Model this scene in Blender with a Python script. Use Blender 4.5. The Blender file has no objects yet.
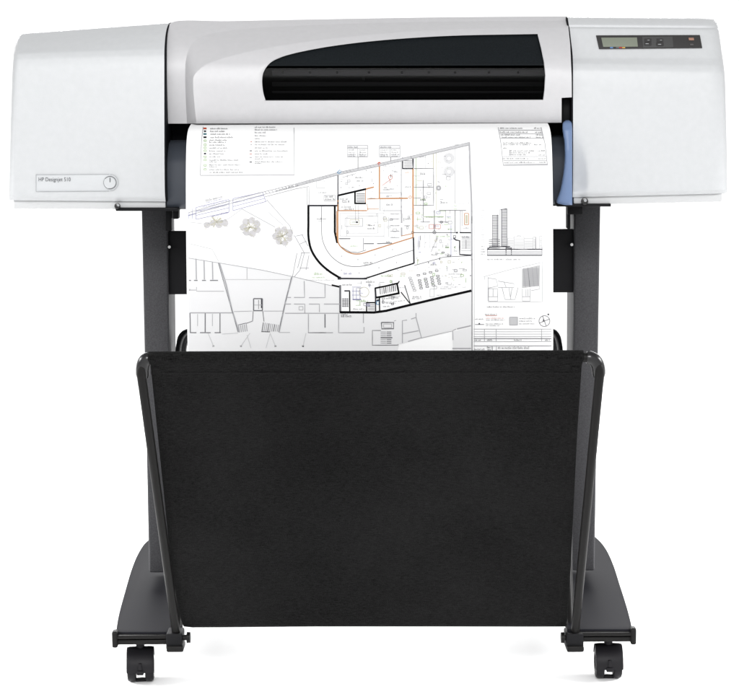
import bpy, bmesh, math, random
from mathutils import Vector, Matrix
random.seed(7)
S = bpy.context.scene
COL = S.collection

# ------------------------------------------------------------------ camera
F = 1899.0                                   # focal length in photo pixels (739 wide)
CX, CY = 369.5, 344.5
PITCH, ROLL = math.radians(7.4), math.radians(0.40)
CAM = Vector((0, -3.6, 1.01))
_r, _u = Vector((1, 0, 0)), Vector((0, math.sin(PITCH), math.cos(PITCH)))
FWD = Vector((0, math.cos(PITCH), -math.sin(PITCH)))
RGT = _r * math.cos(ROLL) - _u * math.sin(ROLL)
UPV = _r * math.sin(ROLL) + _u * math.cos(ROLL)
cd = bpy.data.cameras.new('camera'); cam = bpy.data.objects.new('camera', cd); COL.objects.link(cam)
cd.sensor_fit = 'HORIZONTAL'; cd.sensor_width = 36; cd.lens = 36 * F / 739
cd.clip_end = 200
m = Matrix.Identity(4)
for i in range(3):
    m[i][0], m[i][1], m[i][2], m[i][3] = RGT[i], UPV[i], -FWD[i], CAM[i]
cam.matrix_world = m
S.camera = cam

def ray(px, py): return FWD * F + RGT * (px - CX) - UPV * (py - CY)
def at(px, py, Y):                           # survey: photo measurement at a known depth -> metres
    d = ray(px, py); return CAM + d * ((Y - CAM.y) / d.y)
def atz(px, py, z):
    d = ray(px, py); return CAM + d * ((z - CAM.z) / d.z)

# ------------------------------------------------------------------ materials
def srgb(v): 
    v /= 255; return v / 12.92 if v <= .04045 else ((v + .055) / 1.055) ** 2.4
def mat(name, col, rough=.5, spec=.5, metal=0, grain=0, gscale=400, bump=0, bscale=900, weave=False):
    m = bpy.data.materials.new(name); m.use_nodes = True
    nt = m.node_tree; b = nt.nodes['Principled BSDF']
    b.inputs['Base Color'].default_value = (*col, 1); b.inputs['Roughness'].default_value = rough
    b.inputs['Specular IOR Level'].default_value = spec; b.inputs['Metallic'].default_value = metal
    tc = nt.nodes.new('ShaderNodeTexCoord')
    if grain:
        n = nt.nodes.new('ShaderNodeTexNoise'); n.inputs['Scale'].default_value = gscale; n.inputs['Detail'].default_value = 4
        nt.links.new(tc.outputs['Object'], n.inputs['Vector'])
        r = nt.nodes.new('ShaderNodeMapRange'); r.inputs[1].default_value = .3; r.inputs[2].default_value = .7
        r.inputs[3].default_value = 1 - grain; r.inputs[4].default_value = 1 + grain
        nt.links.new(n.outputs['Fac'], r.inputs[0])
        mx = nt.nodes.new('ShaderNodeVectorMath'); mx.operation = 'SCALE'; mx.inputs[0].default_value = col
        nt.links.new(r.outputs[0], mx.inputs['Scale']); nt.links.new(mx.outputs[0], b.inputs['Base Color'])
    if bump:
        n2 = nt.nodes.new('ShaderNodeTexNoise'); n2.inputs['Scale'].default_value = bscale; n2.inputs['Detail'].default_value = 3
        nt.links.new(tc.outputs['Object'], n2.inputs['Vector'])
        bp = nt.nodes.new('ShaderNodeBump'); bp.inputs['Strength'].default_value = bump; bp.inputs['Distance'].default_value = .001
        nt.links.new(n2.outputs['Fac'], bp.inputs['Height']); nt.links.new(bp.outputs[0], b.inputs['Normal'])
    return m
M = {}
M['shell'] = mat('pearl_plastic', (.450, .459, .468), .38, .32, grain=.02, gscale=90, bump=.14, bscale=800)
M['hood'] = mat('hood_plastic', (.433, .430, .440), .36, .35, grain=.02, gscale=90, bump=.14, bscale=800)
M['lip'] = mat('lip_plastic', (.46, .465, .47), .45, .3)
M['line'] = mat('groove_line', (.31, .32, .33), .6, .2)
M['gap'] = mat('chassis_black', (.006, .0065, .008), .7, .05)
M['guide'] = mat('slate_plastic', (.044, .050, .062), .42, .32, bump=.05)
M['lever'] = mat('blue_plastic', (.122, .178, .305), .4, .3, bump=.03)
M['steel'] = mat('grey_powder_coat', (.0385, .0383, .0415), .55, .2, grain=.28, gscale=420, bump=.15, bscale=1200)
M['plate'] = mat('black_sheet_metal', (.0085, .0085, .0095), .5, .08, bump=.05)
M['foot'] = mat('foot_powder_coat', (.0088, .0088, .0110), .6, .03, grain=.12, gscale=700, bump=.1)
M['tube'] = mat('tube_black', (.0075, .0072, .007), .42, .12, bump=.03)
M['elbow'] = mat('elbow_gloss', (.0045, .0045, .005), .24, .42)
M['rubber'] = mat('caster_plastic', (.0095, .009, .0105), .45, .12, bump=.05)
M['screw'] = mat('bright_screw', (.35, .35, .35), .35, .5, metal=1)
M['rail'] = mat('rail_steel', (.55, .55, .55), .5, .3)
M['darkscrew'] = mat('rail_screw', (.05, .05, .05), .5, .3)
M['panel'] = mat('panel_black', (.030, .029, .029), .4, .25)
M['panel2'] = mat('panel_grey', (.050, .050, .050), .45, .25)
M['lcd'] = mat('lcd_green', (.158, .174, .138), .3, .4)
M['badge'] = mat('badge_plastic', (.455, .466, .477), .4, .3)
M['ring'] = mat('badge_ink', (.10, .105, .11), .5, .2)
M['paper'] = mat('white_paper', (.78, .78, .78), .85, .05)
for k, c in dict(red=(.3, .05, .04), orange=(.75, .30, .12), blue=(.10, .18, .35), green=(.35, .6, .25), yellow=(.42, .27, .08)).items():
    M['c_' + k] = mat('ink_' + k, c, .8, .05)
def ink(name, r, g, b):
    M[name] = mat('print_' + name, tuple(.70 * srgb(v) for v in (r, g, b)), .85, .03); return name
ink('k', 20, 20, 22); ink('d', 62, 62, 68); ink('g', 118, 118, 122); ink('l', 180, 180, 183); ink('ll', 207, 207, 209)
ink('fill', 243, 243, 244); ink('quad', 206, 206, 207); ink('lil', 168, 168, 196); ink('pur', 122, 120, 165)
ink('or', 200, 146, 102); ink('rd', 200, 84, 55); ink('bl', 110, 160, 198); ink('gn', 160, 190, 138)
ink('tree', 214, 212, 214); ink('tw', 206, 203, 184); ink('teal', 70, 120, 130); ink('pink', 212, 152, 142)

# cloth : woven procedural
def cloth_mat():
    m = bpy.data.materials.new('black_canvas'); m.use_nodes = True; nt = m.node_tree; b = nt.nodes['Principled BSDF']
    b.inputs['Roughness'].default_value = .95; b.inputs['Specular IOR Level'].default_value = .03
    b.inputs['Sheen Weight'].default_value = .02
    tc = nt.nodes.new('ShaderNodeTexCoord')
    outs = []
    for sc in ((900, 900, 120), (120, 900, 900)):
        mp = nt.nodes.new('ShaderNodeMapping'); mp.inputs['Scale'].default_value = sc
        n = nt.nodes.new('ShaderNodeTexNoise'); n.inputs['Scale'].default_value = 1; n.inputs['Detail'].default_value = 2
        nt.links.new(tc.outputs['Object'], mp.inputs[0]); nt.links.new(mp.outputs[0], n.inputs['Vector']); outs.append(n)
    big = nt.nodes.new('ShaderNodeTexNoise'); big.inputs['Scale'].default_value = 5; big.inputs['Detail'].default_value = 5
    nt.links.new(tc.outputs['Object'], big.inputs['Vector'])
    a = nt.nodes.new('ShaderNodeMath'); a.operation = 'ADD'
    nt.links.new(outs[0].outputs['Fac'], a.inputs[0]); nt.links.new(outs[1].outputs['Fac'], a.inputs[1])
    a2 = nt.nodes.new('ShaderNodeMath'); a2.operation = 'MULTIPLY_ADD'; a2.inputs[1].default_value = .5
    nt.links.new(big.outputs['Fac'], a2.inputs[0]); nt.links.new(a.outputs[0], a2.inputs[2])
    r = nt.nodes.new('ShaderNodeMapRange'); r.inputs[1].default_value = .95; r.inputs[2].default_value = 1.6
    r.inputs[3].default_value = .0018; r.inputs[4].default_value = .0135
    nt.links.new(a2.outputs[0], r.inputs[0])
    cb = nt.nodes.new('ShaderNodeCombineColor')
    for k in range(3): nt.links.new(r.outputs[0], cb.inputs[k])
    nt.links.new(cb.outputs[0], b.inputs['Base Color'])
    bp = nt.nodes.new('ShaderNodeBump'); bp.inputs['Strength'].default_value = .6; bp.inputs['Distance'].default_value = .001
    nt.links.new(a.outputs[0], bp.inputs['Height']); nt.links.new(bp.outputs[0], b.inputs['Normal'])
    return m
M['cloth'] = cloth_mat()
def smoke_mat():
    m = bpy.data.materials.new('smoked_glass'); m.use_nodes = True; nt = m.node_tree; nt.nodes.clear()
    o = nt.nodes.new('ShaderNodeOutputMaterial'); t = nt.nodes.new('ShaderNodeBsdfTransparent'); g = nt.nodes.new('ShaderNodeBsdfGlossy')
    t.inputs[0].default_value = (.27, .27, .28, 1); g.inputs['Roughness'].default_value = .12
    mx = nt.nodes.new('ShaderNodeMixShader'); mx.inputs[0].default_value = .0015
    nt.links.new(t.outputs[0], mx.inputs[1]); nt.links.new(g.outputs[0], mx.inputs[2]); nt.links.new(mx.outputs[0], o.inputs[0])
    return m
M['smoke'] = smoke_mat()
M['visor'] = mat('smoked_visor_reflection', (.0070, .0088, .0102), .42, .06, grain=.25, gscale=500, bump=.12, bscale=900)  # smoked plastic; its lighter teal has the softbox reflection painted in

# ------------------------------------------------------------------ mesh helpers
class Mesh:
    def __init__(s): s.bm = bmesh.new(); s.mats = []
    def mi(s, k):
        if k not in s.mats: s.mats.append(k)
        return s.mats.index(k)
    def face(s, vs, k=None):
        try: f = s.bm.faces.new(vs)
        except ValueError: return None
        if k: f.material_index = s.mi(k)
        return f
    def v(s, p): return s.bm.verts.new(p)
    def grid(s, rows, k, flip=False):
        R = [[s.v(p) for p in row] for row in rows]
        for a, b in zip(R, R[1:]):
            for i in range(len(a) - 1):
                q = [a[i], a[i + 1], b[i + 1], b[i]]
                s.face(q[::-1] if flip else q, k)
        return R
    def loft(s, loops, k, cap=True):
        R = [[s.v(p) for p in l] for l in loops]
        n = len(R[0])
        for a, b in zip(R, R[1:]):
            for i in range(n): s.face([a[i], a[(i + 1) % n], b[(i + 1) % n], b[i]], k)
        if cap: s.face(R[0][::-1], k); s.face(R[-1], k)
        return R
    def box(s, lo, hi, k):
        (x0, y0, z0), (x1, y1, z1) = lo, hi
        s.loft([[(x0, y0, z), (x1, y0, z), (x1, y1, z), (x0, y1, z)] for z in (z0, z1)], k)
    def tube(s, path, r, k, n=14):
        P = [Vector(p) for p in path]; loops = []; prev = None
        for i, p in enumerate(P):
            t = (P[min(i + 1, len(P) - 1)] - P[max(i - 1, 0)]).normalized()
            if prev is None:
                a = Vector((0, 1, 0)) if abs(t.y) < .9 else Vector((1, 0, 0))
                nrm = (a - t * a.dot(t)).normalized()
            else: nrm = (prev - t * prev.dot(t)).normalized()
            prev = nrm; bn = t.cross(nrm)
            rr = r[i] if isinstance(r, (list, tuple)) else r
            loops.append([p + (nrm * math.cos(2 * math.pi * j / n) + bn * math.sin(2 * math.pi * j / n)) * rr for j in range(n)])
        s.loft(loops, k)
    def cyl(s, a, b, r, k, n=24): s.tube([a, b], r, k, n)
    def prism(s, pts, dy, k):                # outline (points with their own depth) pushed straight back by dy
        a = [Vector(p) for p in pts]; s.loft([a, [p + Vector((0, dy, 0)) for p in a]], k)
    def build(s, name, parent=None, bevel=0, seg=2, ang=32, k=None):
        bm = s.bm
        bmesh.ops.remove_doubles(bm, verts=bm.verts, dist=1e-6)
        bmesh.ops.recalc_face_normals(bm, faces=bm.faces)
        if bevel:
            es = [e for e in bm.edges if len(e.link_faces) == 2 and e.calc_face_angle(0) > math.radians(ang)]
            bmesh.ops.bevel(bm, geom=es, offset=bevel, offset_type='OFFSET', segments=seg, profile=.5, affect='EDGES', clamp_overlap=True)
        for f in bm.faces: f.smooth = True
        for e in bm.edges:
            if len(e.link_faces) == 2 and e.calc_face_angle(0) > math.radians(ang): e.smooth = False
        me = bpy.data.meshes.new(name); bm.to_mesh(me); bm.free()
        for q in s.mats: me.materials.append(M[q])
        o = bpy.data.objects.new(name, me); COL.objects.link(o)
        if parent: o.parent = parent
        return o
def lerp(a, b, t): return a + (b - a) * t
def interp(tab, x):
    tab = sorted(tab)
    if x <= tab[0][0]: return tab[0][1]
    for (a, ya), (b, yb) in zip(tab, tab[1:]):
        if x <= b: return lerp(ya, yb, (x - a) / (b - a))
    return tab[-1][1]
def crom(P, sub=8):
    P = [Vector(p) for p in P]; out = []
    for i in range(len(P) - 1):
        p0 = P[i - 1] if i else P[0] * 2 - P[1]; p1, p2 = P[i], P[i + 1]
        p3 = P[i + 2] if i + 2 < len(P) else P[-1] * 2 - P[-2]
        d1 = max((p1 - p0).length, 1e-6) ** .5; d2 = max((p2 - p1).length, 1e-6) ** .5; d3 = max((p3 - p2).length, 1e-6) ** .5
        for j in range(sub):
            t = d1 + d2 * j / sub; t1, t2, t3 = d1, d1 + d2, d1 + d2 + d3      # centripetal, t0 = 0
            A1 = p0 * ((t1 - t) / t1) + p1 * (t / t1); A2 = p1 * ((t2 - t) / (t2 - t1)) + p2 * ((t - t1) / (t2 - t1))
            A3 = p2 * ((t3 - t) / (t3 - t2)) + p3 * ((t - t2) / (t3 - t2))
            B1 = A1 * ((t2 - t) / t2) + A2 * (t / t2); B2 = A2 * ((t3 - t) / (t3 - t1)) + A3 * ((t - t1) / (t3 - t1))
            out.append(B1 * ((t2 - t) / (t2 - t1)) + B2 * ((t - t1) / (t2 - t1)))
    out.append(P[-1]); return out
def ctab(tab, sub=6): return [(p.x, p.y) for p in crom([(a, b * 1000, 0) for a, b in tab], sub)]

def thing(name, label, cat, loc):
    o = bpy.data.objects.new(name, None); COL.objects.link(o); o.location = loc; o.empty_display_size = .1
    o['label'] = label; o['category'] = cat; return o

GZ = 0.5 * (at(140, 681, -.315).z + at(608, 678.5, -.315).z)     # floor level

# ------------------------------------------------------------------ setting
fm = Mesh(); fm.grid([[(-4, -6, GZ), (4, -6, GZ)], [(-4, 3.2, GZ), (4, 3.2, GZ)]], 'paper')
floor = fm.build('floor'); floor['kind'] = 'structure'
M['floorwhite'] = mat('white_floor', (.97, .97, .97), .9, .0, grain=.004, gscale=3)
floor.data.materials.clear(); floor.data.materials.append(M['floorwhite'])

# ------------------------------------------------------------------ the plotter
R = thing('plotter', 'wide white printer with dark window on a wheeled stand with a black cloth basket', 'printer', (0, 0, GZ))
bpy.context.view_layer.update()
def part(mesh, name, parent=R, **kw):
    o = mesh.build(name, parent, **kw)
    # parts are modelled in world coordinates: keep them there
    o.matrix_parent_inverse = Matrix.Identity(4)
    off = Vector((0, 0, GZ))
    o.data.transform(Matrix.Translation(-off)) if parent is not None else None
    return o
def child(mesh, name, parent, **kw): return part(mesh, name, parent, **kw)

def extrude_back(ms, Y, k, keep=lambda e: True):
    bm = ms.bm
    bmesh.ops.remove_doubles(bm, verts=bm.verts, dist=1e-6)
    es = [e for e in bm.edges if len(e.link_faces) == 1 and keep(e)]
    r = bmesh.ops.extrude_edge_only(bm, edges=es)
    for g in r['geom']:
        if isinstance(g, bmesh.types.BMVert): g.co.y = Y
        elif isinstance(g, bmesh.types.BMFace): g.material_index = ms.mi(k)

# --- side covers: rows measured top -> bottom: (py at seam, px seam, py at outer edge, px outer edge, depth)
def side_cover(rows, ncol, edge_in, k, scoop=False):
    """rows run from the top ridge down; columns from the outer edge to the seam; the outer edge rolls back."""
    fine = crom([Vector((a, b, c)) for a, b, c, d, e in rows], 6); fine2 = crom([Vector((d, e * 400, 0)) for a, b, c, d, e in rows], 6)
    ms = Mesh(); g = []
    for p, q in zip(fine, fine2):
        pys, pxs, pyo, pxo, Y = p.x, p.y, p.z, q.x, q.y / 400
        row = []; W = abs(pxs - pxo)
        ds = [d for d in (0, .25, .7, 1.4, 2.4, 3.8, 5.5, 7.5, 10, 13, 16, 20, 25, 32) ] + [32 + (W - 60) * j / 12 for j in range(1, 13)] + [W - 28 + j * 2 for j in range(1, 15)]
        for d in ds:
            t = d / W
            px = lerp(pxo, pxs, t); py = lerp(pyo, pys, t)
            e = d / edge_in
            roll = 0 if e >= 1 else 1 - math.sqrt(max(0, 1 - (1 - e) ** 2))
            if scoop:
                e2 = ((px - 571) / 17.5) ** 2 + ((py - 182) / 46) ** 2
                if e2 < 1: roll += .6 * (1 - e2) ** 1.2 * min(1, (200 - py) / 14 if py < 200 else 0)
            row.append(at(px, py, Y + roll * .022))
        row.append(row[-1] + Vector((0, .004, 0)))
        g.append(row)
    ms.grid(g, k)
    extrude_back(ms, .16, k)
    return ms

rowsL = [(22.4, 169.8, 33.0, 24.0, -.160), (23.2, 169.0, 34.2, 20.0, -.172), (27, 167.2, 38.5, 17.0, -.190), (34, 165.6, 43.5, 15.2, -.212),
         (42, 164.8, 49.5, 14.2, -.232), (49, 164.4, 54.0, 13.6, -.246), (55, 164.3, 59.5, 13.2, -.253), (64, 164.3, 68, 12.6, -.257),
         (120, 164.3, 120, 10.8, -.264), (180, 164.6, 179, 9.4, -.268), (196, 165.0, 195.5, 9.0, -.268), (201.4, 165.6, 200.3, 9.4, -.262)]
LC = part(side_cover(rowsL, 34, 5.0, 'shell'), 'side_cover', ang=40)
LC['label'] = 'left cover with a printed name badge and power button'
rowsR = [(16.6, 567.6, 17.6, 711.0, -.158), (17.6, 567.8, 19.0, 714.5, -.172), (21.5, 568.4, 22.5, 716.8, -.190), (25.0, 568.9, 26.0, 717.8, -.199), (26.8, 569.3, 27.8, 718.2, -.1995),
         (28.2, 569.6, 29.5, 718.6, -.205), (40, 571.0, 40, 720.2, -.219), (52, 572.4, 51.5, 721.7, -.233), (58, 572.8, 58, 722.7, -.241),
         (64, 573.0, 66, 723.8, -.254), (70, 573.1, 73, 724.6, -.2605), (80, 573.1, 84, 725.2, -.263), (130, 573.1, 130, 726.4, -.266), (180, 573.0, 178, 727.3, -.268), (192, 572.8, 189, 727.4, -.268), (197.2, 572.6, 193.4, 726.2, -.262)]
RC = part(side_cover(rowsR, 34, 14.0, 'shell', True), 'side_cover', ang=40)
RC['label'] = 'right cover with a sloped control panel shelf'

# added black strips standing in for shade in the seams beside the front cover
for rows_, sg in ((rowsL, 1), (rowsR, -1)):
    fine = crom([Vector((r[0], r[1], r[4] * 400)) for r in rows_], 4); ms = Mesh(); o1, o2, o3 = [], [], []
    for p in fine:
        q = at(p.y, p.x, p.z / 400) + Vector((sg * .0004, .002, 0))
        o1.append(q); o2.append(q + Vector((sg * .0022, 0, 0))); o3.append(Vector((q.x + sg * .0022, .1, q.z)))
    ms.grid([o1, o2, o3], 'gap'); part(ms, 'seam_shade', ang=40)
# lower lips
def lip(x0, x1, y0a, y0b, y1a, y1b, name):
    ms = Mesh(); Y = -.255
    ms.prism([at(x0, y0a, Y), at(x1, y0b, Y), at(x1, y1b, Y), at(x0 + .5, y1a, Y)], .35, 'lip')
    return part(ms, name, bevel=.0015)
lip(13.5, 165.4, 199.5, 200.5, 208.6, 209.3, 'lower_rim')
lip(573.4, 722, 196.0, 192.5, 204.8, 201.6, 'lower_rim')

# badge on the left cover
def ribbon(ms, pts, w, k, f, step=6.0, closed=False):
    """flat printed line of width w (photo px) laid on a surface f(px, py) -> point"""
    P = [Vector((p[0], p[1], 0)) for p in pts]
    if closed: P.append(P[0])
    Q = [P[0]]
    for a, b in zip(P, P[1:]):
        n = max(1, int((b - a).length / step))
        Q += [a.lerp(b, (i + 1) / n) for i in range(n)]
    L, Rr = [], []
    for i, q in enumerate(Q):
        t = (Q[min(i + 1, len(Q) - 1)] - Q[max(i - 1, 0)])
        if closed and i in (0, len(Q) - 1): t = Q[1] - Q[-2]
        t = t.normalized() if t.length > 1e-9 else Vector((1, 0, 0))
        n = Vector((-t.y, t.x, 0)) * (w / 2)
        L.append(f(q.x + n.x, q.y + n.y)); Rr.append(f(q.x - n.x, q.y - n.y))
    ms.grid([L, Rr], k)
def poly(ms, pts, k, f): ms.face([ms.v(f(*p)) for p in pts], k)

YB = -.2690
def fb(px, py): return at(px, py, YB - .0012)
def circ(cx, cy, r, n=28, a0=0, a1=360): return [(cx + r * math.cos(math.radians(a0 + (a1 - a0) * i / n)), cy + r * math.sin(math.radians(a0 + (a1 - a0) * i / n))) for i in range(n + 1)]
pill = [(36, 174.6), (110, 174.2)] + circ(110, 182.5, 8.4, 16, -90, 90)[1:] + [(36, 191.4)]
ms = Mesh(); ms.prism([at(x, y, YB) for x, y in pill], .012, 'badge'); BD = child(ms, 'badge', LC, bevel=.0006, seg=2)
ms = Mesh()
ribbon(ms, [(36, 174.6), (36, 191.4), (109, 191.0)], .55, 'line', fb); ribbon(ms, [(36, 174.6), (109, 174.2)], .5, 'line', fb)
ribbon(ms, circ(110, 182.6, 8.2, 16, -90, 90), .45, 'line', fb, 2)
child(ms, 'badge_outline', LC)
ms = Mesh(); c0 = at(110, 182.5, YB - .0016)
ms.cyl(at(110, 182.5, YB - .0022), at(110, 182.5, YB + .004), .0108, 'badge', 32)
def fp(px, py): return at(px, py, YB - .0030)
ribbon(ms, circ(110, 182.5, 6.2, 28), .75, 'ring', fp, 2); ribbon(ms, [(110, 177.8), (110, 182.2)], .9, 'ring', fp)
child(ms, 'power_button', LC)
def text_mesh(body, size):
    cu = bpy.data.curves.new('lettering', 'FONT'); cu.body = body; cu.size = size
    o = bpy.data.objects.new('lettering', cu); COL.objects.link(o); bpy.context.view_layer.update()
    me = bpy.data.meshes.new_from_object(o.evaluated_get(bpy.context.evaluated_depsgraph_get()))
    pts = [v.co.copy() for v in me.vertices]; fs = [list(p.vertices) for p in me.polygons]
    bpy.data.objects.remove(o); bpy.data.curves.remove(cu); bpy.data.meshes.remove(me)
    return pts, fs
def put_text(ms, body, x, y, h, k, f, xw=None):
    pts, fs = text_mesh(body, 1.0)
    w = max(p.x for p in pts) - min(p.x for p in pts); x0 = min(p.x for p in pts)
    sx = (xw / w) if xw else h
    vs = [ms.v(f(x + (p.x - x0) * sx, y - p.y * h)) for p in pts]
    for q in fs: ms.face([vs[i] for i in q], k)
ms = Mesh(); put_text(ms, 'HP Designjet 510', 38.6, 181.2, 5.6, 'ring', fb, 32)
child(ms, 'lettering', LC)

# --- centre hood
Yh = ctab([(14, -.150), (16, -.160), (19, -.176), (24, -.196), (30, -.214), (40, -.236), (52, -.256), (60, -.266), (66, -.2715), (80, -.276), (100, -.276), (112, -.273), (119, -.268), (124, -.260)])
Yh = [(a, b / 1000) for a, b in Yh]
Yb = ctab([(14, -.148), (16, -.156), (22, -.172), (30, -.192), (40, -.214), (52, -.232), (70, -.240), (95, -.236), (124, -.224)]); Yb = [(a, b / 1000) for a, b in Yb]
A = [(166.8, 123.5), (166.0, 100), (165.6, 70), (166.0, 45), (168.4, 28), (171.2, 22.6), (230, 21), (320, 19.2), (440, 17.2), (566.2, 16.2)]
B = [(187, 123.5), (185.8, 100), (185.2, 75), (186.0, 60), (190, 47), (199, 38), (230, 30.5), (300, 25.5), (430, 21.8), (567.2, 20.5)]
C = [(196.5, 123.5), (194.6, 105), (193.2, 86), (194, 76), (203, 66.5), (218, 60), (255, 50.5), (330, 38.8), (440, 29.8), (568.4, 27)]
D = [(265.5, 100.3), (263.2, 92), (262.2, 80), (263.6, 72), (270, 63), (282, 57), (310, 50), (360, 42.5), (440, 36.3), (537.5, 34)]
cA, cB, cC, cD = [[(p.x, p.y) for p in crom([(x, y, 0) for x, y in q], 8)] for q in (A, B, C, D)]
ms = Mesh()
def mixrow(P, Q, t, fy): 
    out = []
    for p, q in zip(P, Q):
        x, y = lerp(p[0], q[0], t), lerp(p[1], q[1], t); out.append(at(x, y, fy(x, y)))
    return out
rows = [mixrow(cA, cB, t, lambda x, y: interp(Yb, y)) for t in (0, .02, .15, .4, .7, .92, .96)]
for t in (0, .04, .08, .5, .92, .96, 1):
    s_ = t
    rows.append(mixrow(cB, cC, t, lambda x, y, s_=s_: lerp(interp(Yb, y), interp(Yh, y), s_)))
ms.grid(rows, 'hood')
outR = [(570.2, 45), (571.6, 75), (571.8, 97.2), (561.6, 97.8), (561.6, 122.6)]; inR = [(541, 48), (543.8, 62), (545, 75), (544.2, 90), (543, 99.6)]
def dens(P, n):
    o = []
    for a, b in zip(P, P[1:]): o += [(lerp(a[0], b[0], i / n), lerp(a[1], b[1], i / n)) for i in range(n)]
    return o
outer = cC + dens([cC[-1]] + outR, 4)[1:] + dens([outR[-1], cC[0]], 60)
inner = cD + dens([cD[-1]] + inR, 4)[1:] + dens([inR[-1], cD[0]], 60)
outer.append(outer[0]); inner.append(inner[0])
rows = [mixrow(outer, inner, t, lambda x, y: interp(Yh, y)) for t in (0, .012, .03, .1, .2, .35, .5, .65, .8, .92, .975)]
lip1 = [at(x, y, interp(Yh, y) + .0015) for x, y in inner]; lip2 = [at(x, y, interp(Yh, y) + .014) for x, y in inner]
ms.grid(rows + [lip1, lip2], 'hood')
bmesh.ops.remove_doubles(ms.bm, verts=ms.bm.verts, dist=2e-5)
zin = {tuple(round(c, 5) for c in p) for p in lip2}
extrude_back(ms, .152, 'hood', keep=lambda e: not all(tuple(round(c, 5) for c in v.co) in zin for v in e.verts))
HC = part(ms, 'front_cover', ang=40)

# --- window: tilted smoked visor with a painted-in reflection above, clear smoked pane below
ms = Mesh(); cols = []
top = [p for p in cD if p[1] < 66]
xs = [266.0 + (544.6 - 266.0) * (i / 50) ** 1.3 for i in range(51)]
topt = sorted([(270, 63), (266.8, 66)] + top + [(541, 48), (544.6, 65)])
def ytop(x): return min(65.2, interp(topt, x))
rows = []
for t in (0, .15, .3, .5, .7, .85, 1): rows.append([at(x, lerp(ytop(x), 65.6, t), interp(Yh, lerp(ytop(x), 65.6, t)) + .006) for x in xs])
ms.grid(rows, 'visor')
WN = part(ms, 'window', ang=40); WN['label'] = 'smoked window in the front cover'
ms = Mesh()
rows = []
for y in (65.6, 66.4, 68, 75, 85, 95, 100.8):
    xl = interp([(65, 266.6), (72, 262.8), (80, 261.8), (92, 262.8), (101, 265.3)], y); xr = interp([(65, 545), (75, 545.6), (90, 544.8), (101, 543.2)], y)
    rows.append([at(lerp(xl, xr, i / 20), y, interp(Yh, y) + (.006 if y > 67 else (.002 if y > 66 else .004))) for i in range(21)])
ms.grid(rows, 'smoke')
child(ms, 'pane', WN, ang=60)
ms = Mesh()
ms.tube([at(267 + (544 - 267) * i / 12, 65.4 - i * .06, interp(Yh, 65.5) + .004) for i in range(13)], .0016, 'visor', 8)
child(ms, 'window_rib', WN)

# --- chassis, rail and slot parts
ms = Mesh()
def bx(ms, x0, x1, y0, y1, Y, depth, k):
    ms.prism([at(x0, y0, Y), at(x1, y0, Y), at(x1, y1, Y), at(x0, y1, Y)], depth, k)
bx(ms, 150, 586, 34, 206, -.15, .28, 'gap')
CH = part(ms, 'chassis', bevel=.003)
ms = Mesh(); bx(ms, 272, 548, 69.5, 75.6, -.20, .01, 'rail'); RL = part(ms, 'carriage_rail', bevel=.001)
for x in (283, 310, 337, 369, 402, 429, 455, 489, 518):
    ms = Mesh(); ms.cyl(at(x, 72.4, -.203), at(x, 72.4, -.196), .0022, 'darkscrew', 14); child(ms, 'screw', RL)
ms = Mesh(); bx(ms, 272, 546, 82, 86, -.19, .02, 'darkscrew'); bx(ms, 272, 546, 91, 93, -.21, .02, 'darkscrew')
bx(ms, 362, 365, 76.6, 80, -.2, .01, 'darkscrew')
part(ms, 'roller_bar', bevel=.001)
ms = Mesh()
prof = [(137.5, -.185), (141, -.215), (150, -.235), (156, -.243), (161, -.2475), (180, -.250), (201, -.252), (205.5, -.246), (206.5, -.235)]
loops = []
for x in (166.2, 571.5):
    X = at(x, 180, -.25).x
    pts = [Vector((X, Y, at(369, y + (1.4 if x < 300 else -1.0), Y).z)) for y, Y in prof]
    loops.append(pts + [Vector((X, -.16, pts[-1].z)), Vector((X, -.16, pts[0].z))])
ms.loft(loops, 'guide'); part(ms, 'paper_guide', bevel=.001, ang=45)
# black recess by the lever
ms = Mesh(); bx(ms, 562.2, 573.4, 98.5, 123, -.235, .08, 'plate'); part(ms, 'lever_slot', bevel=.002)
# lever
lev = [(563.2, 121.5), (566, 120.2), (570, 120.4), (572, 123), (572.4, 150), (572.3, 205), (566, 204.6), (556.4, 202.6), (560.2, 190), (563.2, 174), (564.6, 158), (564.2, 142), (562.4, 128)]
lv = crom([(x, y, 0) for x, y in lev[7:] + [lev[0]]], 5)
pts = [(x, y) for x, y in lev[:7]] + [(p.x, p.y) for p in lv[:-1]]
def ylev(y): return interp([(118, -.262), (130, -.282), (150, -.290), (180, -.288), (205, -.282)], y)
lx = [(120.3, 566.0), (121, 564.4), (122.5, 563.0), (128, 562.4), (142, 564.2), (158, 564.6), (174, 563.2), (190, 560.2), (202.6, 556.4), (203.4, 557.4)]
rx = [(120.3, 569.4), (121, 570.8), (122.5, 571.8), (128, 572.3), (203.4, 572.3)]
sl = [(p.x, p.y) for p in crom([(a_, b_, 0) for a_, b_ in lx], 5)]
ms = Mesh(); rows = []
for i in range(61):
    y = lerp(120.3, 203.4, i / 60); xl, xr = interp(sl, y), interp(rx, y); Yv = ylev(y); e = min(1, min(y - 120.2, 203.8 - y) / 2.5); rb_ = .006 * (1 - e)
    row = []
    for t, d in ((0, .05), (0, .008), (.04, .004), (.12, .0012), (.25, 0), (.5, -.0006), (.8, 0), (.92, .0015), (1, .006), (1, .05)):
        yy = y + (.9 * (1 - abs(2 * t - 1)) if i == 60 else 0) + 1.6 * t * (i / 60) ** 8
        row.append(at(lerp(xl, xr, t), yy, Yv + d + rb_))
    rows.append(row)
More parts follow.
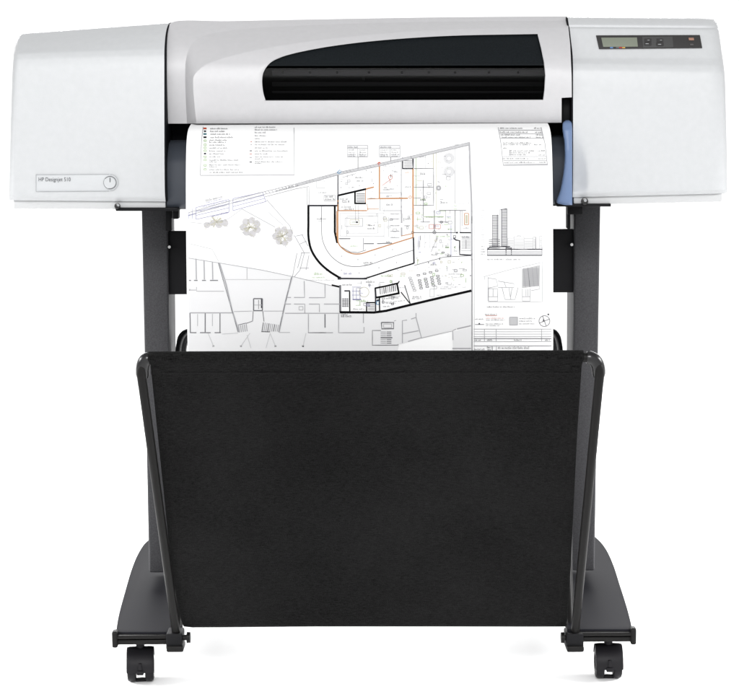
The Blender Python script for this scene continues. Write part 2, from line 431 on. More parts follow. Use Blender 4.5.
rows = [[p + Vector((0, .05 if j not in (0, 9) else 0, 0)) for j, p in enumerate(rows[0])]] + rows + [[p + Vector((0, .05 if j not in (0, 9) else 0, 0)) for j, p in enumerate(rows[-1])]]
ms.grid(rows, 'lever'); LV = part(ms, 'paper_lever', ang=60)
# rear cover
ms = Mesh(); ms.box((at(12, 120, -.264).x + .004, .148, at(369, 198, -.26).z + .004), (at(725, 120, -.264).x - .004, .205, at(369, 36, -.2).z), 'shell'); part(ms, 'rear_cover', bevel=.012, seg=3)

# --- control panel on the right cover's sloped shelf
def Ysh(py): return interp([(r[0], r[4]) for r in rowsR], py)
def slab(pts, dY, th, k, bevel=.0006):
    s = Mesh(); a = [at(x, y, Ysh(y) - dY) for x, y in pts]; s.loft([a, [p + Vector((0, th, 0)) for p in a]], k); return s
CP = part(slab([(596, 35.2), (700, 34.8), (702.4, 48), (599.2, 49)], .0028, .012, 'panel'), 'control_panel', bevel=.0009)
child(slab([(601.2, 37.5), (637, 37.3), (638, 46.6), (603.2, 46.8)], .0040, .006, 'lcd'), 'screen', CP, bevel=.0005)
child(slab([(642, 36.6), (672.5, 36.4), (673.5, 47.2), (643, 47.4)], .0034, .004, 'panel2'), 'key_field', CP, bevel=.0004)
for (x, y, w, h) in ((648, 40, 3.4, 1.6), (648, 43.6, 3.4, 1.6), (660, 40, 3.2, 1.6), (660, 43.9, 3.6, 1.8)):
    child(slab([(x - w, y - h), (x + w, y - h), (x + w, y + h), (x - w, y + h)], .0050, .004, 'panel'), 'button', CP, bevel=.0006)
s_ = Mesh()
def fs(px, py): return at(px, py, Ysh(py) - .0052)
for x, y in ((647, 43.6), (659.5, 44.2)): ribbon(s_, [(x - 1.4, y), (x + 1.6, y)], .55, 'line', fs)
for x, y in ((661, 40), (648.5, 40)): ribbon(s_, [(x - 1, y), (x + 1, y)], .4, 'line', fs)
child(s_, 'key_mark', CP)
M['led'] = mat('led_amber', (.26, .14, .10), .35, .4); M['led2'] = mat('led_off', (.07, .065, .065), .35, .4)
child(slab([(688.6, 37.6), (693.8, 37.6), (694.2, 40.2), (689, 40.2)], .0040, .004, 'led'), 'indicator_light', CP, bevel=.0004)
child(slab([(690, 43.6), (693.4, 43.6), (693.7, 45.2), (690.3, 45.2)], .0040, .004, 'led2'), 'indicator_light', CP, bevel=.0003)
for x, k in ((611.5, 'c_blue'), (620.5, 'c_red'), (623.6, 'c_yellow'), (617.5, 'ring')):
    child(slab([(x - 1.5, 46.9), (x + 1.5, 46.9), (x + 1.6, 48.2), (x - 1.4, 48.2)], .0036, .003, k), 'ink_mark', CP)

# --- stand: brackets, legs, brace
def bracket(x0, x1, yA, yB, sx, sy, sr):
    ms = Mesh(); Y = -.262
    ms.prism([at(x0, yA, Y), at(x1, yA, Y), at(x1, yB, Y), at(x0 + 1, yB, Y)], .36, 'plate')
    o = part(ms, 'mounting_plate', bevel=.001)
    ms = Mesh(); ms.cyl(at(sx, sy, -.268), at(sx, sy, -.25), sr * .00175, 'elbow', 20); s = child(ms, 'bolt', o, bevel=.001)
    ms = Mesh(); ms.cyl(at(sx + .8, sy - .8, -.2694), at(sx + .8, sy - .8, -.266), sr * .0007, 'line', 14); child(ms, 'bolt_head', o)
bracket(115, 178, 207.6, 211.0, 117.4, 206.0, 3.0)
bracket(556, 611, 203.6, 206.6, 584.6, 201.2, 3.6)

def leg(xa0, xa1, ya, xb0, xb1, yb):
    ms = Mesh(); Y = -.01
    t0, t1, b0, b1 = at(xa0, ya, Y), at(xa1, ya, Y), at(xb0, yb, Y), at(xb1, yb, Y)
    dy = Vector((0, .125, 0))
    ms.loft([[b0, b1, b1 + dy, b0 + dy], [t0, t1, t1 + dy, t0 + dy]], 'steel')
    return part(ms, 'leg', bevel=.004, seg=3)
FTZ = at(142, 632.4, -.335).z
LL = leg(141.4, 167.6, 205, 149.0, 171.8, 573)
RL_ = leg(574.2, 600.6, 203, 572.2, 594.6, 571)
# cross brace behind the sheet
ms = Mesh()
ms.prism([at(166, 231, .0), at(576, 229, .0), at(576, 292.5, .0), at(166, 294.5, .0)], .012, 'plate')
XB = part(ms, 'cross_brace', bevel=.002)
for x, y in ((169.3, 247), (571.8, 244.6)):
    ms = Mesh(); ms.cyl(at(x, y, -.022), at(x, y, .004), .0028, 'screw', 16); child(ms, 'screw', XB)
ms = Mesh(); bx(ms, 165.6, 171.5, 209, 231, -.02, .03, 'plate'); bx(ms, 172.6, 178.5, 209, 219, -.02, .03, 'plate'); part(ms, 'hook', bevel=.002)
ms = Mesh(); bx(ms, 567.5, 582.5, 205, 214.5, -.03, .03, 'plate'); bx(ms, 567.2, 570.5, 205, 229, -.02, .03, 'plate'); part(ms, 'hook', bevel=.002)

# --- feet
def foot(outer_px, inner_px, xF0, xF1, yF, sgn):
    pts = [atz(x, y, FTZ) for x, y in outer_px]
    sm = crom(pts, 5) + [atz(x, y, FTZ) for x, y in inner_px]
    ms = Mesh()
    th = .020
    ms.loft([[p - Vector((0, 0, th)) for p in sm], [Vector(p) for p in sm]], 'foot')
    o = part(ms, 'foot', bevel=.0035, seg=3, ang=50)
    yfront = min(p.y for p in sm)
    a, b = sorted((atz(xF0, yF, FTZ).x, atz(xF1, yF, FTZ).x))
    ms = Mesh(); ms.box((a, yfront - .006, FTZ - .0105), (b, yfront + .006, FTZ - .0035), 'tube'); child(ms, 'trim_strip', o, bevel=.002)
    ms = Mesh(); ms.box((a, yfront - .004, FTZ - .021), (b, yfront + .006, FTZ - .0125), 'tube'); child(ms, 'trim_strip', o, bevel=.0015)
    xo = a if sgn < 0 else b
    ms = Mesh(); ms.box((xo - .005, yfront - .008, FTZ - .026), (xo + .005, yfront + .012, FTZ + .004), 'tube'); child(ms, 'end_cap', o, bevel=.0035, seg=3)
    return o
foot([(115.6, 632.4), (118.6, 614), (124.5, 592), (132.0, 567), (138.5, 552), (146.0, 541.5), (154, 536.5), (163, 535)],
     [(178, 540), (180, 580), (181, 632.4)], 115.2, 172, 632.4, -1)
foot([(632.8, 629.6), (628.4, 611), (620, 584), (613.5, 564), (606.5, 549), (599, 539.5), (591, 534), (582, 532.5)],
     [(566, 538), (566, 580), (567, 629.6)], 633.2, 574, 629.6, 1)

# --- casters
def caster(cx, cy, Y, turn=0.0, copy=None):
    p = at(cx, cy, Y); x, y = p.x, p.y
    Rw = .0285; zc = GZ + Rw + .0005; top = FTZ - .018
    W = .0235
    e = bpy.data.objects.new('caster', None); COL.objects.link(e); e.empty_display_size = .02; e.parent = R
    e.location = (x, y, 0); e.rotation_euler = (0, 0, turn)
    zz = zc - GZ; tp = top - GZ
    def put(ms, name, **kw):
        return ms.build(name, e, **kw)
    if copy:
        for ch in copy.children:
            c = ch.copy(); COL.objects.link(c); c.parent = e
        return e
    for sx in (-1, 1):
        ms = Mesh(); x0, x1 = sx * .0080, sx * W
        xs = [(x0, Rw * .86), (lerp(x0, x1, .08), Rw * .97), (lerp(x0, x1, .2), Rw), (lerp(x0, x1, .75), Rw), (lerp(x0, x1, .93), Rw * .95), (x1, Rw * .82), (x1, Rw * .55), (lerp(x1, x0, .12), Rw * .5), (lerp(x1, x0, .12), Rw * .02)]
        ms.loft([[(q, r * math.cos(2 * math.pi * i / 40), zz + r * math.sin(2 * math.pi * i / 40)) for i in range(40)] for q, r in xs], 'rubber')
        put(ms, 'wheel')
    ms = Mesh()                                # hood: barrel shell over the wheels, opening at the foot
    Ro, Ri = Rw + .0055, Rw + .0018
    angs = [math.radians(a) for a in range(-9, 171, 9)]
    def bar(hw, a, r): return (hw, -r * math.cos(a), zz + r * math.sin(a))
    ws = [(-W - .0005, 0), (-W + .004, .0012), (0, .0018), (W - .004, .0012), (W + .0005, 0)]
    out = [[bar(w, a, Ro - .002 + d) for w, d in ws] + [bar(w, a, Ri) for w, d in reversed(ws)] for a in angs]
    ms.loft(out, 'rubber')
    put(ms, 'hood', ang=50)
    ms = Mesh()
    ms.box((-.0030, -Ro - .0035, zz + .001), (.0030, -Ro + .004, zz + .013), 'rubber')
    ms.box((-.0060, -Ro - .0030, zz - .008), (.0060, -Ro + .005, zz - .0005), 'rubber')
    put(ms, 'brake_tab', bevel=.0012)
    ms = Mesh()
    ms.box((-.0095, -Rw * .3, zz - .0278), (.0095, Rw * .1, zz - .0235), 'rubber'); ms.cyl((-.012, 0, zz), (.012, 0, zz), .005, 'rubber', 16)  # low bar added for the dark under the gap, then the axle
    put(ms, 'axle_and_dark_bar', bevel=.001)
    ms = Mesh(); ms.cyl((0, .0, zz + Rw - .004), (0, 0, tp), .0075, 'rubber', 20); ms.cyl((0, 0, tp - .004), (0, 0, tp), .012, 'rubber', 20)
    put(ms, 'stem', ang=40)
    return e
c1 = caster(140.6, 660, -.312)
c2 = caster(608.2, 657.5, -.312, copy=c1)
c3 = caster(158, 590, .30, copy=c1); c4 = caster(588, 588, .30, copy=c1)
# right caster turned a hair
c2.rotation_euler.z = math.radians(-2); c1.rotation_euler.z = math.radians(5)

# --- basket
YT, YBt = -.62, -.335
hubs = [(176.2, 633), (575.0, 633)]
tops = [(141.4, 366), (599.6, 365)]
HR, TR = .0085, .0076
def rod_y(x): return lerp(358.5, 357.6, (x - 141) / 458)
paths = []
fl, fr = at(*hubs[0], YBt), at(*hubs[1], YBt)
tl, tr = at(tops[0][0], 374, YT), at(tops[1][0], 374, YT)
cl, cr = at(141.4, 358.6, YT), at(599.4, 357.2, YT)
def arc(a, c, b, n=7): return [a * (1 - t) ** 2 + c * 2 * t * (1 - t) + b * t * t for t in [i / n for i in range(n + 1)]]
rl, rr = at(156, 358.8, YT), at(585, 357.4, YT)
ms = Mesh(); ms.tube([fl, tl] + arc(tl, cl, rl)[1:] + [at(369, 358.2, YT)] + [rr] + arc(rr, cr, tr)[1:] + [fr], TR, 'tube', 18)
BF = part(ms, 'basket_frame', ang=50)
for a, c, b in ((at(142.8, 377, YT + .009), cl, at(149.6, 358.6, YT)), (at(598.6, 376, YT + .009), cr, at(586.5, 357.4, YT))):
    ms = Mesh(); pth = arc(a, c, b, 12); ms.tube(pth, [.0096] + [.0108] * 11 + [.0096], 'elbow', 20); child(ms, 'elbow', BF, ang=50)
# rear frame
YR, YR0 = .04, -.29
rbl, rbr = at(178, 628, YR0), at(570, 627, YR0)
ra, rb = at(180.8, 345, YR), at(557.5, 345, YR)
ms = Mesh()
ms.tube([rbl, ra] + arc(ra, at(180.6, 332, YR), at(194, 332, YR))[1:] + [at(369, 331.4, YR)] + [at(545, 331, YR)] + arc(at(545, 331, YR), at(557.6, 331, YR), rb)[1:] + [rbr], .0085, 'tube', 18)
BR = part(ms, 'basket_frame', ang=50)
for a, c, b in ((at(180.8, 356, YR - .01), at(180.6, 332, YR), at(196, 332, YR)), (at(557.4, 355, YR - .01), at(557.6, 331, YR), at(543, 331, YR))):
    ms = Mesh(); ms.tube(arc(a, c, b, 12), .0108, 'elbow', 20); child(ms, 'elbow', BR, ang=50)
# hinge blocks
for (x, y), sgn in zip(hubs, (1, -1)):
    ms = Mesh(); p = at(x, y + 1, YBt)
    ms.box((p.x - .017, p.y - .014, p.z - .026), (p.x + .012 if sgn > 0 else p.x + .014, p.y + .03, p.z + .004), 'plate')
    h = part(ms, 'hinge_block', bevel=.003)
    ms = Mesh(); ms.box((p.x - .016, p.y - .02, p.z - .028), (p.x + .014, p.y + .02, p.z - .017), 'tube'); child(ms, 'hinge_foot', h, bevel=.003)
    ms = Mesh(); q = Vector((p.x + sgn * .021, p.y - .002, p.z - .006))
    ms.tube([q - Vector((sgn * .014, 0, 0)), q - Vector((sgn * .002, 0, 0)), q - Vector((sgn * .0018, 0, 0)), q + Vector((sgn * .004, 0, 0))], [.005, .005, .0098, .0092], 'tube', 20); child(ms, 'knob', h, ang=40)

# cloth: front panel over the rod, down to the fold, up to the rear rod
EL = [(352, 148.6), (366, 150.6), (380, 152.2), (400, 154.2), (430, 157.2), (500, 164.6), (560, 170.4), (600, 176.6), (620, 181.0), (626, 183.5)]
ER = [(350, 583.4), (366, 581.6), (385, 580.4), (430, 577.4), (500, 573.9), (560, 571.0), (600, 568.6), (620, 567.4), (626, 566)]
def Ycl(py):
    t = (py - 360) / (626 - 360); return lerp(YT - TR - .002, YBt + .012, max(0, t))
NX = 60
rows = []
rnd = random.Random(3)
ph = [rnd.uniform(0, 6.28) for _ in range(8)]
def sag(u, t):       # slack canvas: broad shallow ripples, pinned at the rod
    return .0075 * math.sin(math.pi * min(1, t)) * (math.sin(5 * u + ph[0] + 2 * t) + .6 * math.sin(11 * u + ph[1] - 3 * t) + .5 * math.sin(3 * u + 7 * t + ph[2])) \
        + .0028 * math.exp(-((t - .06) / .035) ** 2) * math.sin(9 * u + 2.2 * math.sin(7 * u + ph[3]))
def rowpx(py, Yoff=0.0, inset=0.0, wav=True):
    xl, xr = interp(EL, py), interp(ER, py); t = (py - 360) / 266
    return [at(lerp(xl + inset, xr - inset, i / NX), py, Ycl(py) + Yoff - (sag(i / NX, t) if wav and t > 0 else 0)) for i in range(NX + 1)]
# wrap over the rod (from behind)
def wrap(a):        # angle from front going over the top
    out = []
    for i in range(NX + 1):
        x = lerp(148.8, 583.2, i / NX); c = at(x, lerp(358.8, 357.4, (x - 141) / 458), YT)
        r = TR + .0030
        out.append(c + Vector((0, -r * math.cos(a), r * math.sin(a))))
    return out
for a in (200, 170, 140, 110, 90, 70, 45, 20, 0): rows.append(wrap(math.radians(a)))
for py in [364, 367, 369.5, 371, 374] + [374 + (624 - 374) * i / 40 for i in range(1, 41)]: rows.append(rowpx(py))
rows.append(rowpx(626, .002, .4, False))
# bottom fold and back panel rising to the rear rod
bl, br = at(190, 626, -.32), at(560, 626, -.32)
for (Y, z, ins) in ((-.315, bl.z - .003, .004), (-.27, bl.z + .002, .004), (-.18, bl.z + .09, .004)):
    rows.append([Vector((lerp(bl.x + ins, br.x - ins, i / NX), Y, z)) for i in range(NX + 1)])
rt = at(369, 331.4, YR)
for t in (.4, .7, .95, 1.0):
    x0, x1 = lerp(bl.x, at(198, 332, YR).x, t), lerp(br.x, at(541, 331, YR).x, t)
    rows.append([Vector((lerp(x0, x1, i / NX), lerp(-.18, YR - .011, t) + .02 * math.sin(math.pi * t), lerp(bl.z + .09, rt.z, t))) for i in range(NX + 1)])
rows.append([Vector((p.x, YR + .002, rt.z + .0115)) for p in rows[-1]])
ms = Mesh(); ms.grid(rows, 'cloth')
CL = part(ms, 'basket_cloth', ang=60)
so = CL.modifiers.new('thickness', 'SOLIDIFY'); so.thickness = .0012; so.offset = 1
# sewn hems
ms = Mesh()
for e, s in ((EL, 1), (ER, -1)):
    g = []
    for i in range(46):
        py = 367 + (625 - 367) * i / 45; xe = interp(e, py); xl, xr = interp(EL, py), interp(ER, py); t = (py - 360) / 266
        r_ = []
        for q in (0.3, 1.5, 9, 10.2):
            x = xe + s * q; u = (x - xl) / (xr - xl)
            r_.append(at(x, py, Ycl(py) - sag(u, t) - (.0028 if 1 < q < 10 else .0006)))
        g.append(r_)
    ms.grid(g, 'cloth')
g = []
for i in range(NX + 1):
    x = lerp(151, 581, i / NX); u = i / NX; r_ = []
    for py, o in ((371.6, .0006), (372.4, .0026), (373.4, .0026), (374.4, .0006)):
        r_.append(at(x, py, Ycl(py) - sag(u, (py - 360) / 266) - o))
    g.append(r_)
ms.grid(g, 'cloth'); child(ms, 'hem', CL, ang=50)

# ------------------------------------------------------------------ printed sheet
pp = [(121, -.215), (123, -.245), (125.5, -.275), (129, -.302), (135, -.322), (145, -.338), (165, -.352), (205, -.366), (260, -.376), (352, -.385), (450, -.380), (540, -.350)]
prof = []
for p in crom([(y, Y * 1000, 0) for y, Y in pp], 8):
    q = at(369.5, p.x, p.y / 1000); prof.append((q.z, q.y))
zt = sorted(prof)
def fY(z): return interp(zt, z)
XL, XR = at(187.2, 320, -.383).x, at(553.2, 320, -.383).x
ms = Mesh()
ms.grid([[Vector((lerp(XL, XR, i / 24), Y, z)) for i in range(25)] for z, Y in prof], 'paper')
def ps(px, py, off=.0007):
    Y = -.38
    for _ in range(8): p = at(px, py, Y); Y = fY(p.z)
    p = at(px, py, Y); p.x = min(max(p.x, XL), XR)
    sl_ = (fY(p.z + .001) - fY(p.z - .001)) / .002; n_ = Vector((0, -1, sl_)).normalized()
    return p + n_ * off
def XF(top, bot, x0, x1, k, step=5.0):
    nx = int((x1 - x0) / step) + 1
    C_ = []
    for i in range(nx + 1):
        x = lerp(x0, x1, i / nx); a, b = interp(top, x), interp(bot, x); n = 24
        C_.append([ps(x, lerp(a, b, j / n), .0004) for j in range(n + 1)])
    ms.grid(C_, k)
f1 = lambda x, y: ps(x, y, .0008)
f0 = lambda x, y: ps(x, y, .0004)
def L(pts, w=.6, k='g'):
    w = max(w, .5) * 1.08
    ribbon(ms, pts, w, k, f1, 2.0 if min(p[1] for p in pts) < 150 else 6.0)
def RC_(x0, y0, x1, y1, w=.5, k='g'):
    L([(x0, y0), (x1, y0)], w, k); L([(x0, y1), (x1, y1)], w, k); L([(x0, y0), (x0, y1)], w, k); L([(x1, y0), (x1, y1)], w, k)
def FR(x0, y0, x1, y1, k): poly(ms, [(x0, y0), (x1, y0), (x1, y1), (x0, y1)], k, f0)
gr = random.Random(11)
def G(x0, x1, y, h=1.3, k='g', dens_=.8, slope=0):
    """illegible small print: rows of tiny strokes"""
    x = x0
    while x < x1 - .5:
        n = gr.randint(3, 8)
        for _ in range(n):
            if x > x1 - .5: break
            w = gr.uniform(.45, .72); hh = h * gr.choice((.6, .75, 1.0, .65))
            yy = y + slope * (x - x0)
            kind = gr.random()
            if kind < .55: poly(ms, [(x, yy - hh), (x + w * .7, yy - hh), (x + w * .7, yy), (x, yy)], k, f1)
            else:
                poly(ms, [(x, yy - hh), (x + w, yy - hh), (x + w, yy - hh * .65), (x, yy - hh * .65)], k, f1)
                poly(ms, [(x, yy - hh * .3), (x + w, yy - hh * .3), (x + w, yy), (x, yy)], k, f1)
            x += w + .28
        x += gr.uniform(.5, .9)
def H(x0, y0, x1, y1, n, w=.35, k='g', vert=False):
    for i in range(n):
        t = (i + .5) / n
        if vert: x = lerp(x0, x1, t); L([(x, y0), (x, y1)], w, k)
        else: y = lerp(y0, y1, t); L([(x0, y), (x1, y)], w, k)
def OFFL(pts, d, w, k):
    P = [Vector((x, y, 0)) for x, y in pts]; o = []
    for i, p in enumerate(P):
        t = (P[min(i + 1, len(P) - 1)] - P[max(i - 1, 0)]).normalized(); o.append((p.x - t.y * d, p.y + t.x * d))
    L(o, w, k)
# fills
XF([(188.5, 258), (223, 263.5), (262, 270), (295, 277), (331, 285.5), (340, 288), (340.1, 313), (385, 313), (412, 305), (471, 291.5)], [(188.5, 354), (396.9, 354), (397, 345), (452, 330), (471, 325)], 188.5, 471, 'fill', 2.4)
XF([(453, 331.5), (471, 327)], [(453, 351), (471, 351)], 453, 471, 'fill')
poly(ms, [(522, 269), (540, 265), (539.5, 286), (522, 288)], 'quad', f0)
FR(509.5, 317, 517.5, 325, 'll')
FR(473.4, 329, 551.5, 352.5, 'fill') if False else None
# legend box
L([(203.2, 127), (201.6, 140), (200.2, 175.4)], .6, 'l'); L([(200.2, 175.4), (294.2, 175.0)], .7, 'l'); L([(294.4, 175), (294.0, 128)], .5, 'l')
for i, y in enumerate((129.4, 132.2, 135, 138.2, 141, 143, 145.8, 148.8, 151.8, 154.6, 157.6, 160.8, 162.6, 165.6, 167.4, 170.4, 173)):
    G(209.4 + (1 if y < 140 else 0), (228, 226, 230, 233, 227, 226, 225, 228, 226, 224, 221, 239, 217, 241, 217, 239, 243)[i], y, 1.4, 'd')
for y, k in ((129, 'rd'), (131.8, 'd'), (134.6, 'teal'), (137.8, 'k'), (141.5, 'gn'), (145.5, 'gn'), (148.5, 'gn'), (151.5, 'gn'), (154.2, 'd'), (157.4, 'gn'), (160.6, 'gn'), (166, 'gn'), (170, 'gn')):
    w = 1.6 if k in ('k', 'teal', 'rd') else 1.1
    FR(205 - w, y - 1.3, 205 + w, y + .3, k) if k in ('k', 'teal', 'rd', 'd') else (RC_(204, y - 1.4, 206.4, y + .2, .35, k))
for i, (y, x1) in enumerate(((128, 276), (130.6, 277), (133.4, 266), (136.6, 266), (139.4, 261), (142.6, 287), (145.4, 286), (148.6, 268), (151.6, 289), (154.6, 270), (157.6, 283), (159.4, 263), (162.4, 283), (164, 262))):
    G(254.8, x1, y, 1.3, 'd' if i > 4 else 'g')
for y, k in ((142.4, 'pink'), (145.2, 'l'), (151.4, 'g'), (154.5, 'pink'), (158, 'l'), (162.6, 'd')): L([(249.5 if y > 150 else 250.5, y - .5), (252, y - .5)], .8, k)
# main site wall
W1 = [(188.6, 212.6), (228, 201.5), (265, 191.5), (296, 183.8), (338, 172.4), (379, 163.6), (413, 155.8), (469, 142.6)]
L(W1, .55, 'l'); OFFL(W1, 2.6, .55, 'l'); OFFL(W1[3:], 1.3, 1.6, 'll')
for i in range(60):
    t = i / 60; x = lerp(265, 468, t); y = interp(W1, x); L([(x, y), (x + 1.4, y + 2.2)], .35, 'l')
L([(469.2, 142.4), (470.4, 175), (471.6, 205), (471.8, 260)], 1.5, 'l'); L([(471.9, 205), (472.0, 351)], .8, 'g'); L([(474.2, 150), (474.2, 351)], .5, 'll')
W2 = [(265, 196.8), (296, 188.8), (309, 186.4), (309, 205)]
L(W2, .6, 'l'); L([(307.2, 187), (307.2, 205)], .5, 'l')
G(276, 299, 191.8, 2.2, 'g', slope=-.25)
# lilac strips
for (a, b, c, d) in (((196, 207.5), (229, 199.5), (229, 212), (196, 219.4)), ((233, 198.6), (262.6, 192.2), (266, 201.5), (233, 210.6))):
    for p, q in ((a, b), (b, c), (c, d), (d, a)): L([p, q], .55, 'lil')
    for t in (.33, .66):
        p = (lerp(a[0], d[0], t), lerp(a[1], d[1], t)); q = (lerp(b[0], c[0], t), lerp(b[1], c[1], t)); L([p, q], .5, 'lil')
L([(189, 212), (189, 219)], .5, 'lil'); L([(192, 208), (192.6, 219)], .5, 'lil'); L([(188, 215.6), (196, 213.5)], .8, 'lil')
G(206, 223, 201.5, 2.2, 'g', slope=-.25); G(206, 223, 203.2, 1, 'pur', slope=-.25); G(212, 229, 217, 1.8, 'pur', slope=-.25)
G(200, 228, 212, 1.2, 'lil', slope=-.23); G(201, 228, 208, 1.2, 'lil', slope=-.23); G(235, 262, 203, 1, 'lil', slope=-.2)
L([(189, 222), (206, 224), (228, 219), (242, 209)], .5, 'll'); L([(242, 209), (275, 227)], .5, 'l'); L([(262, 203), (268, 200)], .5, 'll')
L([(267, 200), (290, 226), (292.5, 234)], .5, 'l'); L([(268, 212), (283, 225)], .5, 'll'); poly(ms, [(262, 206), (267, 201), (272, 207), (266, 213)], 'fill', f0)
# trees
for cx, cy, n in ((216, 222, 4), (250.5, 227, 7), (283, 236, 7)):
    for j in range(n):
        a = 2 * math.pi * j / 7 + .4; rr_ = 7.2
        x, y = cx + rr_ * math.cos(a), cy + rr_ * math.sin(a) * .95
        if n == 4: x, y = cx - 9 + j * 6, cy + (1 if j % 2 else 3)
        poly(ms, circ(x, y, gr.uniform(3.0, 3.9), 10)[:-1], 'tree', f0)
        for _ in range(14): 
            u, v = gr.uniform(-3.6, 3.6), gr.uniform(-3.6, 3.6); L([(x + u, y + v), (x + u + gr.uniform(-1.6, 1.6), y + v + gr.uniform(-1.6, 1.6))], .4, gr.choice(('ll', 'tw', 'll')))
    for _ in range(16):
        a = gr.uniform(0, 6.28); L([(cx, cy), (cx + 7 * math.cos(a), cy + 6 * math.sin(a))], .4, 'tw')
# far-left ground lines
L([(189, 243.5), (212, 249), (219, 262)], .5, 'll'); L([(188.5, 258), (223, 263.5), (262, 270), (295, 277), (331, 285.5)], .6, 'l')
for x, y in ((196, 258.5), (204, 260), (212.4, 262)): L([(x, y), (x + .4, 279.5)], 1.0, 'l')
for x0, x1 in ((189, 191), (194, 197.6), (202, 206), (210, 218)): L([(x0, 280.4), (x1, 280.4)], .8, 'g')
L([(219.4, 263), (226, 284), (232, 310), (239, 332)], 1.3, 'l'); L([(218.4, 263), (238, 332)], .4, 'g')
L([(292, 277), (285.4, 302), (279, 332)], 1.3, 'l'); L([(291.4, 277), (278.4, 332)], .4, 'g')
L([(247, 268), (247, 279)], .5, 'l'); L([(222, 279.5), (290, 279.5)], .4, 'll')
L([(189.5, 290), (196, 290)], .4, 'l'); L([(196.5, 287), (196.5, 291.2), (224, 291.2)], .4, 'l'); FR(189, 288.6, 190, 290.6, 'd')
L([(190, 312.8), (232, 312.8)], .9, 'l'); L([(190, 312.8), (190.4, 332.6)], .8, 'g'); L([(205.2, 313), (205.2, 332)], .9, 'g'); L([(220, 313), (220, 332.4)], .8, 'g')
for x0, x1 in ((190, 196.4), (200, 210.6), (214.6, 221)): L([(x0, 332.6), (x1, 332.6)], .8, 'g')
for x in (197.6, 212.4): L([(x, 314), (x, 326)], .4, 'l')
L([(222, 334), (238, 333)], .4, 'll')
RC_(253.6, 298.6, 262.4, 310.6, 1.0, 'g'); L([(258.6, 300), (258.6, 309)], .5, 'g'); L([(254, 305), (262, 305)], .5, 'l'); L([(261.6, 299), (261.6, 308)], 1.2, 'd')
L([(253.2, 311), (252.6, 321), (246, 323.4)], .6, 'g'); L([(262.8, 311), (264, 321.5)], .6, 'g'); L([(234, 311.5), (252, 311)], .35, 'l'); L([(264, 311), (284, 311)], .35, 'l')
for i in range(5): L([(238.6 + i * 1.9, 325.6 - i * .4), (239.6 + i * 1.9, 332.4 - i * .3)], .8, 'l')
for i in range(9): L([(263.4 + i * 1.9, 322.4 + i * .3), (262 + i * 1.9, 331.4)], .75, 'l' if i % 3 else 'g')
L([(261.4, 331.6), (270, 331.8)], .6, 'd'); L([(238, 325), (246, 323)], .6, 'g'); L([(279, 332.4), (290, 332.4)], .5, 'l')
for x in (213.4, 241, 275.4, 303): FR(x - .9, 345.4, x + .9, 347, 'g'); 
for x, k in ((213.4, 208), (241, 250), (275.4, 270), (303, 306)): L([(x, 346), (k, 333)], .3, 'll')
for a in (((247, 335), (251, 348)), ((270, 334), (266, 348))): L(a, .3, 'll')
for pts in ([(287.4, 297.4), (291, 297.4)], [(294, 297.4), (304.6, 297.4), (304.2, 281)], [(309, 297.6), (325, 297.6), (325, 284)], [(285.6, 304), (291, 304)], [(294, 304), (304.8, 304), (304.8, 313)], [(309, 304), (319.4, 304), (319.4, 312)],
            [(324, 304), (340, 304)], [(285, 313.2), (340, 313.2)], [(308.4, 314), (308.4, 332.6), (333, 332.6)], [(338.6, 314), (338.6, 332.6), (364, 332.6), (364, 327)], [(363.4, 313), (363.4, 323)]):
    L(pts, .8, 'l')
L([(325, 314), (325, 327.6)], 1.0, 'g'); RC_(299, 306.5, 303, 310, .35, 'l'); L([(308, 332.6), (326, 332.6)], .5, 'g')
# walkway steps left of the tank
for pts in ([(294.6, 235.6), (304.4, 253)], [(302, 234.6), (308, 246)], [(296, 236), (303, 234.6)], [(304.4, 253), (300, 270), (294, 277)], [(302, 252), (297.6, 268)], [(309, 255), (306, 270)], [(300, 244), (306.6, 241)], [(301, 253), (310, 252.6)], [(299.6, 268), (309, 268)], [(297, 253), (292.4, 277)]):
    L(pts, .6, 'l')
G(314, 323, 275, 2.6, 'gn'); G(312, 325, 278, 1.4, 'gn'); G(306, 336, 280.4, 1.0, 'l')
# callouts
for x in (347.2, 379.4):
    RC_(x, 145.6, x + 20.6, 157, .5, 'l'); FR(x, 145.6, x + 20.6, 157, 'fill'); L([(x, 148.4), (x + 20.6, 148.4)], .35, 'l'); L([(x + 10.6, 148.4), (x + 10.6, 157)], .35, 'l')
    for j, y in enumerate((147.8, 150.6, 153, 155.2, 156.8)): G(x + 1, x + (9 if j else 12), y, 1.3, 'g'); (G(x + 12, x + 19.6, y, 1.3, 'g') if j else None)
L([(358, 157), (358, 169.4)], .45, 'd'); FR(357.2, 168.6, 358.8, 170, 'd'); L([(390.6, 157), (390.6, 162)], .45, 'd'); FR(389.8, 161.4, 391.4, 163, 'k')
for x, y, s in ((379, 163.6, 1.8),): poly(ms, [(x - 2.6, y + .4), (x, y - s), (x + 2.6, y - .4), (x, y + s)], 'rd', f1)
L([(337, 172.6), (339.6, 170), (342, 171.4), (339, 173.6), (337, 172.6)], .7, 'bl')
